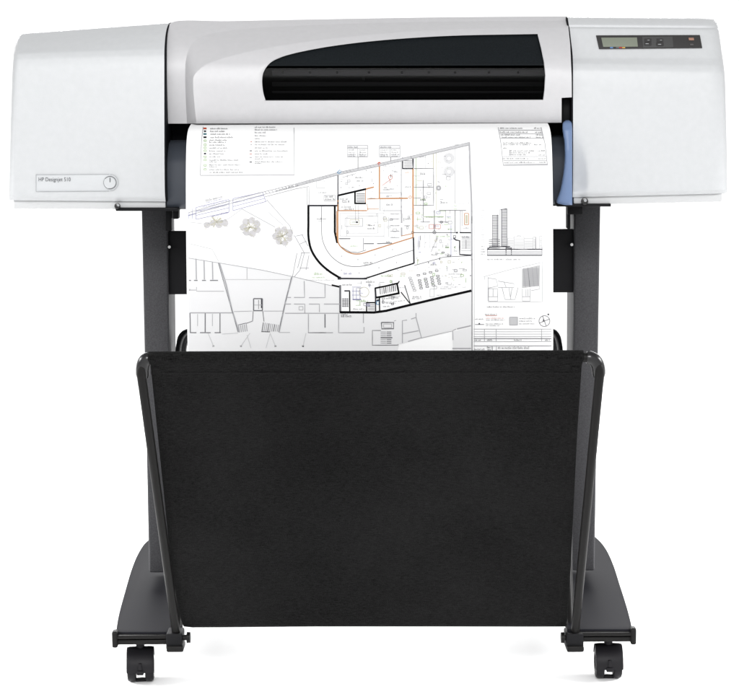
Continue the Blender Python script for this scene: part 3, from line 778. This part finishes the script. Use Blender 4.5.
# block above the ramp
L([(338, 173), (338, 195)], 1.2, 'g'); L([(338, 195), (338, 211)], 1.5, 'd'); L([(338.4, 195.4), (366, 189)], 1.7, 'k'); L([(366, 189), (374, 187)], 1.2, 'or')
L([(355, 192), (355, 203.6)], 1.5, 'k'); L([(354.4, 203.4), (366, 203.4)], 1.5, 'k'); L([(365.6, 190), (365.6, 203)], .6, 'or'); H(356.4, 193, 365, 202.4, 6, .5, 'd')
L([(338, 210.6), (367, 210.6)], .9, 'or'); L([(367, 203.8), (368, 210.6)], .5, 'or'); G(341, 352, 207.6, 1.6, 'd'); G(342, 350, 202.6, 3.4, 'g'); G(340, 348, 199.6, 1.5, 'g'); G(344, 354, 209.8, 1.6, 'd')
G(325, 334, 197.6, 2.4, 'g'); G(325, 335, 200, 1.8, 'd'); RC_(324, 195.4, 335.4, 200.8, .35, 'l'); G(318.6, 326, 193.2, 1.6, 'g'); RC_(316.5, 181, 324.8, 188, .3, 'll')
G(355, 363, 178.4, 1.6, 'd'); G(356.6, 364, 181.6, 1.8, 'g'); G(348, 355, 188, 1.3, 'g'); G(369, 375, 199, 1.6, 'g'); G(371, 375, 191.6, 1, 'l')
for x, y in ((341, 181), (340.4, 187), (366, 170), (371, 171.6), (359, 185), (373, 183)): FR(x, y, x + .8, y + 1, 'g')
L([(342, 177.6), (356, 173.6)], .5, 'l'); L([(347, 175), (348, 178)], .4, 'l'); L([(352, 174), (353, 176.5)], .4, 'l')
L([(379.4, 164), (379.4, 199)], 1.2, 'or'); L([(379.4, 198.6), (408, 198.2)], 1.2, 'or'); L([(413, 168.6), (413, 237)], 1.3, 'or'); 
L([(379.4, 193), (402, 192.6)], .5, 'l'); G(383, 396, 166.6, 1, 'l'); G(383, 390, 190.4, 2, 'g'); G(387, 393, 196.4, 1.2, 'g'); G(386, 393, 205.4, 1.6, 'd'); G(392, 401, 175, .8, 'l'); G(383, 400, 182, .8, 'l')
L(circ(390.4, 177.4, 2.0, 12), .6, 'pink'); L([(390.4, 179.6), (382.4, 185.4)], .35, 'pink'); L([(390, 180), (390, 183.5)], .5, 'pink')
for x, y in ((383.4, 170), (397, 185), (399.4, 197), (381.4, 208)): FR(x, y, x + .8, y + 1, 'l')
L([(401.4, 158), (401.4, 210)], 1.2, 'll'); L([(401.4, 193), (401.4, 214)], 1.3, 'l'); L([(380, 199.6), (380, 210.6), (401, 210.6)], .6, 'l'); L([(367, 209), (379, 209)], .4, 'or')
L([(402.6, 157.6), (402.6, 168.6), (413, 168.6), (413, 156.6)], 1.3, 'd'); H(404, 160, 412, 167.6, 5, .45, 'g'); L([(403, 168.6), (413, 168.6)], 1.1, 'k')
G(405, 411, 173, 1.2, 'or'); G(405, 411, 187.6, 1.6, 'd'); G(405, 411, 219.6, 1.8, 'd'); G(406, 410, 178, 1, 'l'); L(circ(410.2, 197.2, 1.3, 10), .4, 'or')
# right part of the plan
for pts, w, k in (([(414, 168.6), (433.6, 168.6), (433.6, 205.4), (414, 205.4)], .6, 'g'), ([(414, 187.2), (433, 187.2)], .5, 'g'), ([(414, 198), (421, 198)], .5, 'g'), ([(423.4, 180), (423.4, 222)], .6, 'g'), ([(414, 176), (421, 176)], .5, 'l'), ([(433.4, 152), (433.4, 168)], .9, 'tw'), ([(436.4, 150), (436.4, 210)], .5, 'tw'),
                  ([(416, 158), (416, 205)], .4, 'gn'), ([(420, 158), (420, 168)], .4, 'll'), ([(425.6, 156), (425.6, 168)], .4, 'll'), ([(434.4, 210), (434.4, 232.4)], .7, 'g'), ([(439, 210.4), (466, 210.4)], .6, 'g'), ([(414, 232.6), (456, 232.6)], .7, 'g'), ([(455, 210.4), (455, 232)], .6, 'g'), ([(460.4, 210), (460.4, 232)], .6, 'l'),
                  ([(420.4, 222), (430, 222)], .5, 'g'), ([(438, 222), (448, 222)], .5, 'g'), ([(445.6, 211), (445.6, 222)], .5, 'l'), ([(424, 216.6), (444, 216.6)], .6, 'gn'), ([(451, 225), (451, 256)], .6, 'lil'), ([(418.6, 236), (418.6, 250)], .5, 'lil')): L(pts, w, k)
RC_(455, 144.8, 469, 203.4, .35, 'll'); L([(454.6, 170), (454.6, 203)], .5, 'll')
for cx, cy, r in ((449, 158.4, 5), (449, 171.6, 5), (438.6, 188, 2.4)):
    poly(ms, circ(cx, cy, r, 14)[:-1], 'fill', f0)
    for q in (.5, .75, 1): L(circ(cx, cy, r * q, 16), .4, 'll' if r > 3 else 'l')
G(419.6, 425.6, 157.6, 1.3, 'g'); G(420, 426, 174.6, 1.8, 'd'); G(420, 426, 200.6, 1.8, 'd'); G(440.4, 448, 203.4, 2.2, 'g'); G(420, 427, 200, 1, 'gn'); G(426, 433, 217.6, 1.5, 'g'); G(437, 443, 217.6, 1.5, 'g')
RC_(464.4, 213.4, 468.6, 224.6, .6, 'or'); FR(465.4, 215, 467.6, 223.4, 'tw'); L([(462, 210.6), (462, 226)], .35, 'l'); G(463, 470, 228.6, 1.2, 'g'); RC_(429, 224.4, 433.6, 228.6, .5, 'pink'); RC_(435.4, 224.4, 440.4, 228.6, .5, 'pink')
L([(459.6, 232.6), (471, 232.6)], 1.0, 'k'); L([(453.4, 238), (456, 240), (459.6, 240.6), (459.6, 254.4), (471.4, 255.2)], 1.2, 'd'); H(461.4, 236, 470.4, 249, 9, .5, 'l'); L([(466, 240), (466, 249)], .4, 'g'); L([(461, 250.4), (471, 250.4)], .4, 'l'); G(462, 469, 237.6, 2, 'g')
FR(456, 231.8, 458, 233.4, 'd'); L(circ(412.6, 232.4, 1.2, 10), .5, 'g'); L(circ(434.4, 232.2, 1.6, 10), .4, 'g')
for x in (424, 429, 434, 440): L([(x - 4, 234), (x - 4, 248)], .3, 'll')
L([(431, 252), (437, 238)], .3, 'l'); G(436, 450, 237, 1.6, 'gn'); G(431.6, 438, 255.4, 1.6, 'd'); G(430.4, 437, 265.4, 1.6, 'd'); G(445, 449, 248, 5, 'l'); G(445, 449, 256, 4, 'l'); G(454, 458, 252, 3, 'l'); G(417.6, 420, 247, 6, 'l')
L([(414, 265.5), (444, 257), (471, 255.6)], .5, 'g')
for x, y in ((428, 262), (439, 258.5), (446.6, 234), (448, 228.6), (454, 246.6), (470, 275)): FR(x, y, x + 1, y + 1.2, 'g')
# seats
for c in range(4):
    for r in range(6):
        x = 417 + c * 6.1 + r * .55; y = 274.4 - c * 1.5 + r * 2.6
        if r == 1: continue
        RC_(x, y, x + 2.8, y + 1.5, .35, 'g')
for r in range(6): RC_(408.6 + r * .9, 277 + r * 2.5, 411.4 + r * .9, 278.6 + r * 2.5, .3, 'l')
G(448, 462, 274.6, 1.6, 'l'); G(440, 452, 289, 1.4, 'l'); G(413, 422, 297.4, 1.4, 'd'); G(412, 422, 299, 1.2, 'g'); RC_(430, 289, 434, 297, .3, 'll'); G(437, 442, 296, 1.6, 'l'); G(452, 456, 270, 1.2, 'l'); G(446, 458, 287.4, 1, 'l')
for _ in range(46):
    x, y = gr.uniform(416, 468), gr.uniform(236, 288); L([(x, y), (x + gr.uniform(-1.5, 2.5), y + gr.uniform(-1, 1))], .35, gr.choice(('l', 'l', 'tw', 'gn', 'll')))
for _ in range(40):
    x, y = gr.uniform(415, 452), gr.uniform(160, 232); L([(x, y), (x + gr.uniform(-1, 2.0), y + gr.uniform(-1, 1.5))], .35, gr.choice(('l', 'g', 'tw', 'gn', 'll')))
# ramp
oc = [(p.x, p.y) for p in crom([(308.4, 205.4, 0), (308.4, 222, 0), (308.6, 238, 0), (311.4, 250, 0), (319, 262, 0), (329, 271, 0), (339.4, 277.6, 0)], 6)]
L(oc, 2.0, 'k'); L([(307.6, 205.6), (337.6, 205.6)], 1.5, 'd'); L([(338, 278.4), (366.6, 278.6)], 1.5, 'd'); FR(337.6, 276.6, 341, 279.6, 'k'); FR(364, 277.6, 367, 279.4, 'k')
L([(366, 278.2), (390, 270.4), (414, 263.2)], 1.2, 'k'); L([(414, 263.4), (413.4, 237.2)], 1.4, 'd')
L([(334.8, 205.4), (334.8, 232), (337.2, 243)], 1.8, 'k')
mc = [(p.x, p.y) for p in crom([(321.6, 206, 0), (321.6, 224, 0), (322.6, 240, 0), (329, 253.4, 0), (340, 263, 0), (352, 266.4, 0), (366, 265.4, 0), (390, 257.6, 0), (413, 250.2, 0)], 6)]
L(mc, .5, 'g')
ic = [(p.x, p.y) for p in crom([(337.8, 206, 0), (337.6, 226, 0), (338.4, 243, 0), (344.6, 250, 0), (352, 253.4, 0), (360, 253.8, 0), (372, 250.2, 0), (395, 243, 0), (413, 237.4, 0)], 6)]
L(ic, 1.0, 'or'); L([(336.6, 211), (336.4, 236)], .5, 'or'); L([(341, 246.6), (350, 251.8), (358, 252.6), (366, 250)], .5, 'g')
G(317, 326, 219.6, 1.8, 'd'); G(318, 325, 221.4, .8, 'g'); G(363, 372, 263.4, 1.6, 'd'); G(364, 371, 265, 1, 'g'); G(343.4, 352, 274.4, 2, 'pur')
for x, y in ((341, 255.6), (341, 269.6), (357.4, 259), (374.6, 254.4), (392, 249), (358.6, 272.4), (378.4, 267.2), (396, 262), (326, 270)): FR(x, y, x + 1, y + 1.1, 'l')
# inner room
for a in ((340, 213.4, 384, 236, 'll'), (345, 218, 362.6, 226.4, 'l'), (347, 216, 378, 233, 'll'), (350, 219.6, 359, 224.6, 'tw')): RC_(*a[:4], .4, a[4])
FR(356, 221.2, 358, 223, 'k'); L([(355.6, 205), (355.6, 221)], .3, 'l'); L([(358.6, 205), (358.6, 221)], .3, 'l'); G(368, 375, 226, 1.6, 'd'); G(367.6, 376, 229.4, 2.2, 'g'); G(350.6, 356, 222.6, .8, 'gn')
L([(339, 238.6), (350.4, 238.6)], .8, 'g'); L([(363.4, 238), (363.4, 250)], .7, 'l'); L([(364, 243.6), (374, 243.6)], .8, 'g'); L([(377, 243.6), (392, 243)], .8, 'g'); G(386, 391, 242.6, 2, 'g'); G(350, 358, 246.6, 1.6, 'gn')
for y in (214, 219, 225.6, 231, 237.4): L([(390, y), (399.6, y)], .35, 'l'); G(391, 399, y + .5, 1, 'g')
for y0, y1 in ((213.6, 223), (227.4, 235.6)): L([(401.6, y0), (401.6, y1)], 1.4, 'l')
L([(388.6, 217), (388.6, 237)], .3, 'll'); L([(384, 208), (384, 238)], .3, 'll')
# lower core
L([(340.2, 285), (340.2, 312)], 1.8, 'g'); L([(331.6, 285), (339.6, 286.8)], 1.6, 'k'); L([(339.6, 312.2), (374, 312.4), (386, 310.8), (412, 304.4), (440, 297.8), (471.4, 290.6)], 2.2, 'k')
L([(349.6, 291), (349.8, 311.6)], 1.2, 'k'); L([(344.4, 290.8), (350, 290.8)], 1.2, 'd'); H(342, 298, 348.6, 307, 6, .55, 'g'); H(342, 298, 348.6, 307, 3, .4, 'l', True)
L([(366.6, 302), (366.6, 312)], 1.2, 'k'); L([(366, 302.6), (375, 302.6)], 1.2, 'k'); H(368, 304, 374.6, 310.6, 4, .5, 'g'); L([(375.4, 288), (375.6, 312)], 1.2, 'd'); L([(379.4, 297.4), (379.6, 311)], 1.2, 'k')
L([(374.8, 288.2), (384, 286.4), (398, 283.2)], 1.5, 'k'); L([(376, 297.6), (388, 295.4), (399.6, 293)], 1.8, 'k'); L([(397, 283.6), (398.8, 293)], 1.6, 'k'); L([(397, 284.6), (399.4, 281)], 1.0, 'k'); L([(375.2, 288), (375.8, 297.6)], 1.6, 'k')
for i in range(9): x = 380 + i * 1.9; L([(x, 288.4 - i * .42), (x + .4, 294.4 - i * .42)], .7, gr.choice(('g', 'd', 'l')))
L([(376.4, 300.4), (379, 300)], 1.4, 'd'); RC_(376.6, 301, 379, 304.4, .6, 'bl'); G(382, 396, 299.6, 1.8, 'g', slope=-.12); G(382, 392, 303, 1.4, 'l', slope=-.1); G(383, 390, 307, 1.6, 'g'); G(386, 396, 303.6, 1.4, 'g')
L([(401, 292), (410.4, 304)], .9, 'k'); L([(404.6, 285), (408, 296), (410.4, 304)], .7, 'd'); G(399, 406, 288, 1.2, 'l'); G(393, 405, 302, 1, 'g', slope=-.1)
for x in (353, 356.4, 360): L([(x, 288), (x, 299)], .4, 'lil')
for y in (287, 291, 295): L([(352, y), (361, y)], .5, 'lil')
L([(352.6, 299.4), (361, 299.4)], .9, 'pur'); G(342, 352, 285.4, 1.6, 'd'); G(366, 375, 282.6, 1.8, 'd'); G(353, 364, 309.6, 1.4, 'g'); G(361, 368, 302, 2.4, 'gn'); L(circ(364, 292, 5, 14), .35, 'tw'); G(366, 373, 276.8, 1.2, 'l'); G(388, 393, 277, 3, 'tw'); G(381, 391, 276.6, 2, 'gn'); G(341, 352, 317, 2.2, 'd'); G(341, 348, 314.6, 1.2, 'g')
# lower right corner shapes
L([(381.4, 322.4), (393.6, 322.4), (393.6, 328.6), (381.8, 328.8), (381.4, 322.4)], 1.0, 'g'); RC_(383.6, 324, 391.6, 327.6, .4, 'l'); L([(381, 330.4), (372.4, 330.4), (372.4, 345.2), (398, 345), (398, 344)], .6, 'g'); H(380.6, 331, 386, 344, 7, .7, 'l'); H(386.6, 331, 391.4, 344, 7, .7, 'g'); L([(380.6, 337.6), (392.4, 337.6)], .8, 'd')
L([(396, 320.4), (394, 321)], .6, 'l'); L([(402.4, 343), (402.4, 320.6), (407, 320)], .8, 'l'); L([(411, 319), (416, 317.4), (416, 313)], .8, 'l'); L([(416, 317.4), (421.4, 337.6), (408, 341.4)], .8, 'l'); L([(402.8, 333.6), (418.6, 330.6)], .8, 'l')
L([(421, 338), (452, 331)], .35, 'l'); L([(453, 340), (452.6, 330.6), (456, 329)], .7, 'l'); L([(457, 328.8), (471, 325.6)], 1.1, 'l'); L([(452.4, 348.4), (471, 348.4)], 1.1, 'l')
# room furniture, labels and dimension ticks
def room(x0, y0, x1, y1, n, kinds):
    for _ in range(n):
        x, y = gr.uniform(x0, x1), gr.uniform(y0, y1); q = gr.random()
        if q < .3: G(x, x + gr.uniform(3, 7), y, gr.uniform(.9, 1.4), gr.choice(kinds))
        elif q < .6: u, v = gr.uniform(1.2, 4), gr.uniform(1, 3); RC_(x, y, x + u, y + v, .4, gr.choice(kinds))
        elif q < .8: L([(x, y), (x + gr.choice((-1, 1)) * gr.uniform(2, 6), y)], .4, gr.choice(kinds))
        else: L([(x, y), (x, y + gr.uniform(2, 5))], .4, gr.choice(kinds))
room(341, 213, 396, 234, 16, ('l', 'll', 'tw', 'l')); room(341, 176, 375, 186, 5, ('l', 'll')); room(382, 168, 398, 196, 9, ('l', 'll', 'g', 'pink'))
room(403, 200, 410, 234, 6, ('l', 'g')); room(415, 170, 431, 230, 20, ('l', 'gn', 'g', 'll', 'tw')); room(436, 206, 456, 230, 14, ('l', 'g', 'gn', 'lil')); room(415, 234, 456, 262, 22, ('l', 'll', 'gn', 'tw', 'lil', 'g'))
room(424, 264, 466, 288, 20, ('l', 'll', 'l', 'gn')); room(352, 283, 372, 308, 12, ('l', 'lil', 'gn', 'g')); room(380, 296, 400, 306, 8, ('l', 'g')); room(346, 281, 395, 284, 5, ('l', 'll', 'tw')); room(390, 270, 412, 282, 6, ('l', 'tw', 'gn')); room(436, 155, 452, 200, 5, ('ll', 'l'))
for pts in ([(367, 199), (379, 198.6)], [(338, 200), (338, 243)], [(401, 236), (413, 233.4)]): L(pts, .7, 'or')
# title strip: cost table
L([(498.2, 127.6), (501, 144), (503.2, 165.2)], .6, 'l'); L([(541, 127.6), (545, 144), (547.4, 165)], .6, 'l'); L([(503.2, 165.4), (547.6, 165)], .8, 'l')
for y, d in ((130.4, 0), (134.0, 1), (138.4, 1.6), (156.6, 4), (160.6, 4.4), (164.0, 4.8)): L([(499 + d, y), (541.6 + d * 1.2, y)], .4, 'l')
for y, x0, x1 in ((129, 500, 523), (133, 500, 529), (135.8, 501, 520), (138, 502, 531), (143.6, 503, 531), (145.4, 503, 530), (148.8, 503, 507), (151.4, 509, 534), (153.4, 509, 530), (155.4, 509, 527), (159.2, 503, 529), (163, 504, 535)): G(x0, x1, y, 1.3, 'd')
for y, x0 in ((129, 534), (133, 535), (135.8, 536), (138, 536), (145.4, 534), (151.4, 538), (155.6, 538), (159.2, 538), (163, 539)): G(x0, x0 + 7.5, y, 1.3, 'd')
L([(510, 149.6), (510, 155.6)], .3, 'l')
# elevation
for i in range(20): y = 215.6 + i * 1.62; L([(492, y), (498.4, y)], .62, 'g' if i else 'd')
L([(497.6, 214.6), (497.6, 247)], 1.4, 'l'); L([(492.4, 215), (492.4, 247)], .35, 'l')
for i in range(24): y = 209.4 + i * 1.58; L([(501.4, y), (507.4, y)], .65, 'g')
L([(501.6, 209), (501.6, 247)], 1.1, 'l'); L([(507, 209), (507, 247)], .3, 'l'); L([(499.8, 209), (499.8, 247)], .4, 'll'); L([(500.6, 209.6), (507, 208.6)], .5, 'd')
for i in range(14): G(481, 485, 210.6 + i * 2.45, .9, 'l')
for i in range(4): G(481, 485.4, 247 + i * 2.6, 1.3, 'g')
for i in range(5): L([(488.8, 239.6 + i * 1.9), (500, 239.6 + i * 1.9)], .5, 'g' if i != 1 else 'd')
L([(487, 249.2), (542.4, 249.2)], .9, 'd'); FR(487, 249.2, 542, 255.4, 'fill'); L([(487, 251.8), (542, 251.8)], .5, 'l'); L([(487, 255.2), (542, 255.2)], 1.0, 'g'); L([(487, 253.4), (542, 253.4)], .6, 'll')
for x in (487.4, 506, 511.4, 542): L([(x, 247), (x, 255.4)], .6, 'd' if 500 < x < 520 else 'l')
L([(488, 249), (489.6, 246.8), (510, 246.6)], .8, 'd'); L([(489, 247.8), (500, 248.6)], .5, 'l'); L([(506, 247.8), (511, 248)], 1.0, 'g')
for x0, x1, y in ((508, 514, 238), (514, 524, 236.6), (524, 533, 238.4), (533, 536, 237), (539.6, 542, 236)): RC_(x0, y, x1, 249, .35, 'll'); H(x0 + .5, y + 2, x1 - .5, 248, 6, .4, 'll')
L([(535.6, 237), (535.6, 249)], .8, 'l'); L([(517, 236), (519, 235.2), (521, 236)], .4, 'll')
G(487, 504, 260, 1.4, 'g'); G(505.6, 520.6, 260, 1.4, 'g')
# site plan
L([(484, 276.6), (512, 269), (542.4, 262.2), (542.4, 301.6), (488, 301.8)], .4, 'll'); L([(484, 276), (485, 280)], .4, 'll')
for x in range(4): L([(523.6 + x * 4.2, 268.8 - x * .9), (525.6 + x * 4.2, 287.4 - x * .4)], .4, 'g' if x == 1 else 'l')
H(523, 268, 539, 286, 16, .25, 'l')
for pts in ([(488, 277), (488, 301)], [(488.4, 278), (496, 279), (498, 286), (488, 288)], [(498, 281), (514, 283.6), (514, 287.4), (498, 287.4)], [(488, 288.6), (497.6, 288.6), (497.6, 301), (488.6, 301), (488.6, 288.6)], [(493, 289), (493, 296)], [(488.6, 296.6), (497.6, 296.6)],
            [(502, 287.4), (505, 299.4), (515, 299.4), (518, 287.4)], [(509, 288), (510.6, 299)], [(512, 288), (510.6, 297)], [(504, 282), (506, 287)], [(522.4, 288.6), (522.4, 301), (530, 301), (530, 288.6)], [(526, 289), (526, 296)], [(528, 289), (528, 296)], [(522.4, 296.6), (530, 296.6)], [(531, 290.6), (539.6, 289), (539.6, 286)]): L(pts, .45, 'l')
G(487, 514.6, 307.4, 1.3, 'd')
# legend and north arrow
G(485, 497, 315, 1.4, 'g'); L([(485.6, 315.6), (497, 315.6)], .3, 'pink')
G(475, 484, 319.6, 1.2, 'g'); G(486, 504, 318.6, 1.2, 'pink'); G(486, 505, 320.4, 1.2, 'g'); L([(475, 324.4), (484, 324.4)], .4, 'g'); FR(478.6, 323, 480, 324.6, 'd'); G(486, 503, 324.4, 1.2, 'g'); G(486, 500, 326, 1.0, 'g')
G(519, 535, 319, 1.3, 'g'); G(519, 532, 321.6, 1.3, 'g'); G(519, 535, 324.2, 1.3, 'g'); RC_(509.5, 317, 517.5, 325, .3, 'l')
L(circ(544.4, 321, 5.4, 28), .5, 'g'); L([(539.4, 323), (549.4, 319)], .4, 'g'); L([(542.6, 316), (546.2, 326)], .4, 'g'); poly(ms, [(543.4, 318), (544.6, 321), (542.4, 322)], 'g', f1); FR(547.6, 313.6, 549, 315.2, 'd')
# title block
for y, w, k in ((329, .5, 'l'), (331.6, .3, 'll'), (334, .35, 'll'), (336.6, .4, 'l'), (338.6, .6, 'g'), (341.4, .5, 'l'), (345.8, .8, 'l'), (351, .6, 'g')): L([(473.6, y), (551.4, y)], w, k)
for x in (484.4, 496.2, 541.6): L([(x, 329), (x, 341)], .5, 'l')
G(474.6, 482, 340.6, 1.3, 'd'); G(487, 493, 340.6, 1.3, 'd'); G(514, 522, 340.6, 1.3, 'd'); G(545, 550, 340.6, 1.3, 'd')
G(487, 493.6, 348.2, 2, 'd'); G(487.6, 493, 350.4, 2, 'd'); G(474, 485, 350, 1.6, 'g'); G(498, 529, 348.8, 2.2, 'g'); L([(496.4, 346), (496.4, 351)], .4, 'l')
sheet = ms.build('printed_sheet')
sheet['label'] = 'white sheet printed with a building floor plan, hanging from the printer into the basket'
sheet['category'] = 'paper'

# ------------------------------------------------------------------ light: white studio tent and a big front softbox, plus added fill lamps
w = bpy.data.worlds.new('World'); S.world = w; w.use_nodes = True
nt = w.node_tree; bg = nt.nodes['Background']
tc = nt.nodes.new('ShaderNodeTexCoord'); sp = nt.nodes.new('ShaderNodeSeparateXYZ'); nt.links.new(tc.outputs['Generated'], sp.inputs[0])
def mrange(src, a, b, c, d):
    n = nt.nodes.new('ShaderNodeMapRange'); n.interpolation_type = 'SMOOTHSTEP'
    for i, v in enumerate((a, b, c, d)): n.inputs[i + 1].default_value = v
    nt.links.new(src, n.inputs[0]); return n.outputs[0]
def op(o, a, b):
    n = nt.nodes.new('ShaderNodeMath'); n.operation = o; nt.links.new(a, n.inputs[0])
    nt.links.new(b, n.inputs[1]) if not isinstance(b, float) else setattr(n.inputs[1], 'default_value', b); return n.outputs[0]
front = mrange(sp.outputs['Y'], -.9, -.2, 1.25, .62); back = mrange(sp.outputs['Y'], .3, .85, 0, .45); topd = mrange(sp.outputs['Z'], .25, .75, 1, .76)
nt.links.new(op('MULTIPLY', op('ADD', front, back), topd), bg.inputs[1])
bg.inputs[0].default_value = (1, 1, 1, 1)
def area(name, loc, target, sx, sy, power):
    ld = bpy.data.lights.new(name, 'AREA'); ld.shape = 'RECTANGLE'; ld.size = sx; ld.size_y = sy; ld.energy = power
    o = bpy.data.objects.new(name, ld); COL.objects.link(o); o.location = loc
    o.rotation_euler = (Vector(target) - Vector(loc)).to_track_quat('-Z', 'Y').to_euler()
    return o
area('softbox_front', (.1, -5.2, 1.9), (0, 0, .7), 2.4, 1.6, 8)
area('floor_fill', (0, 3.0, 1.75), (0, .6, GZ), 4.0, .7, 120)  # added lamp behind the printer, out of view, whitens the floor
area('low_fill', (0, -3.9, 2.4), (0, -.3, GZ), 1.6, .8, 74)  # added lamp, clears the shade on the floor under the printer
for sx in (-1, 1): area('side_fill', (sx * 1.9, -.2, 1.0), (sx * .34, -.2, GZ), 1.2, .6, 8.0).data.spread = math.radians(58)  # added lamps out of view, lift the floor around the feet
S.view_settings.view_transform = 'Standard'; S.view_settings.look = 'None'; S.view_settings.exposure = .28; S.view_settings.gamma = 1
S.cycles.max_bounces = 8
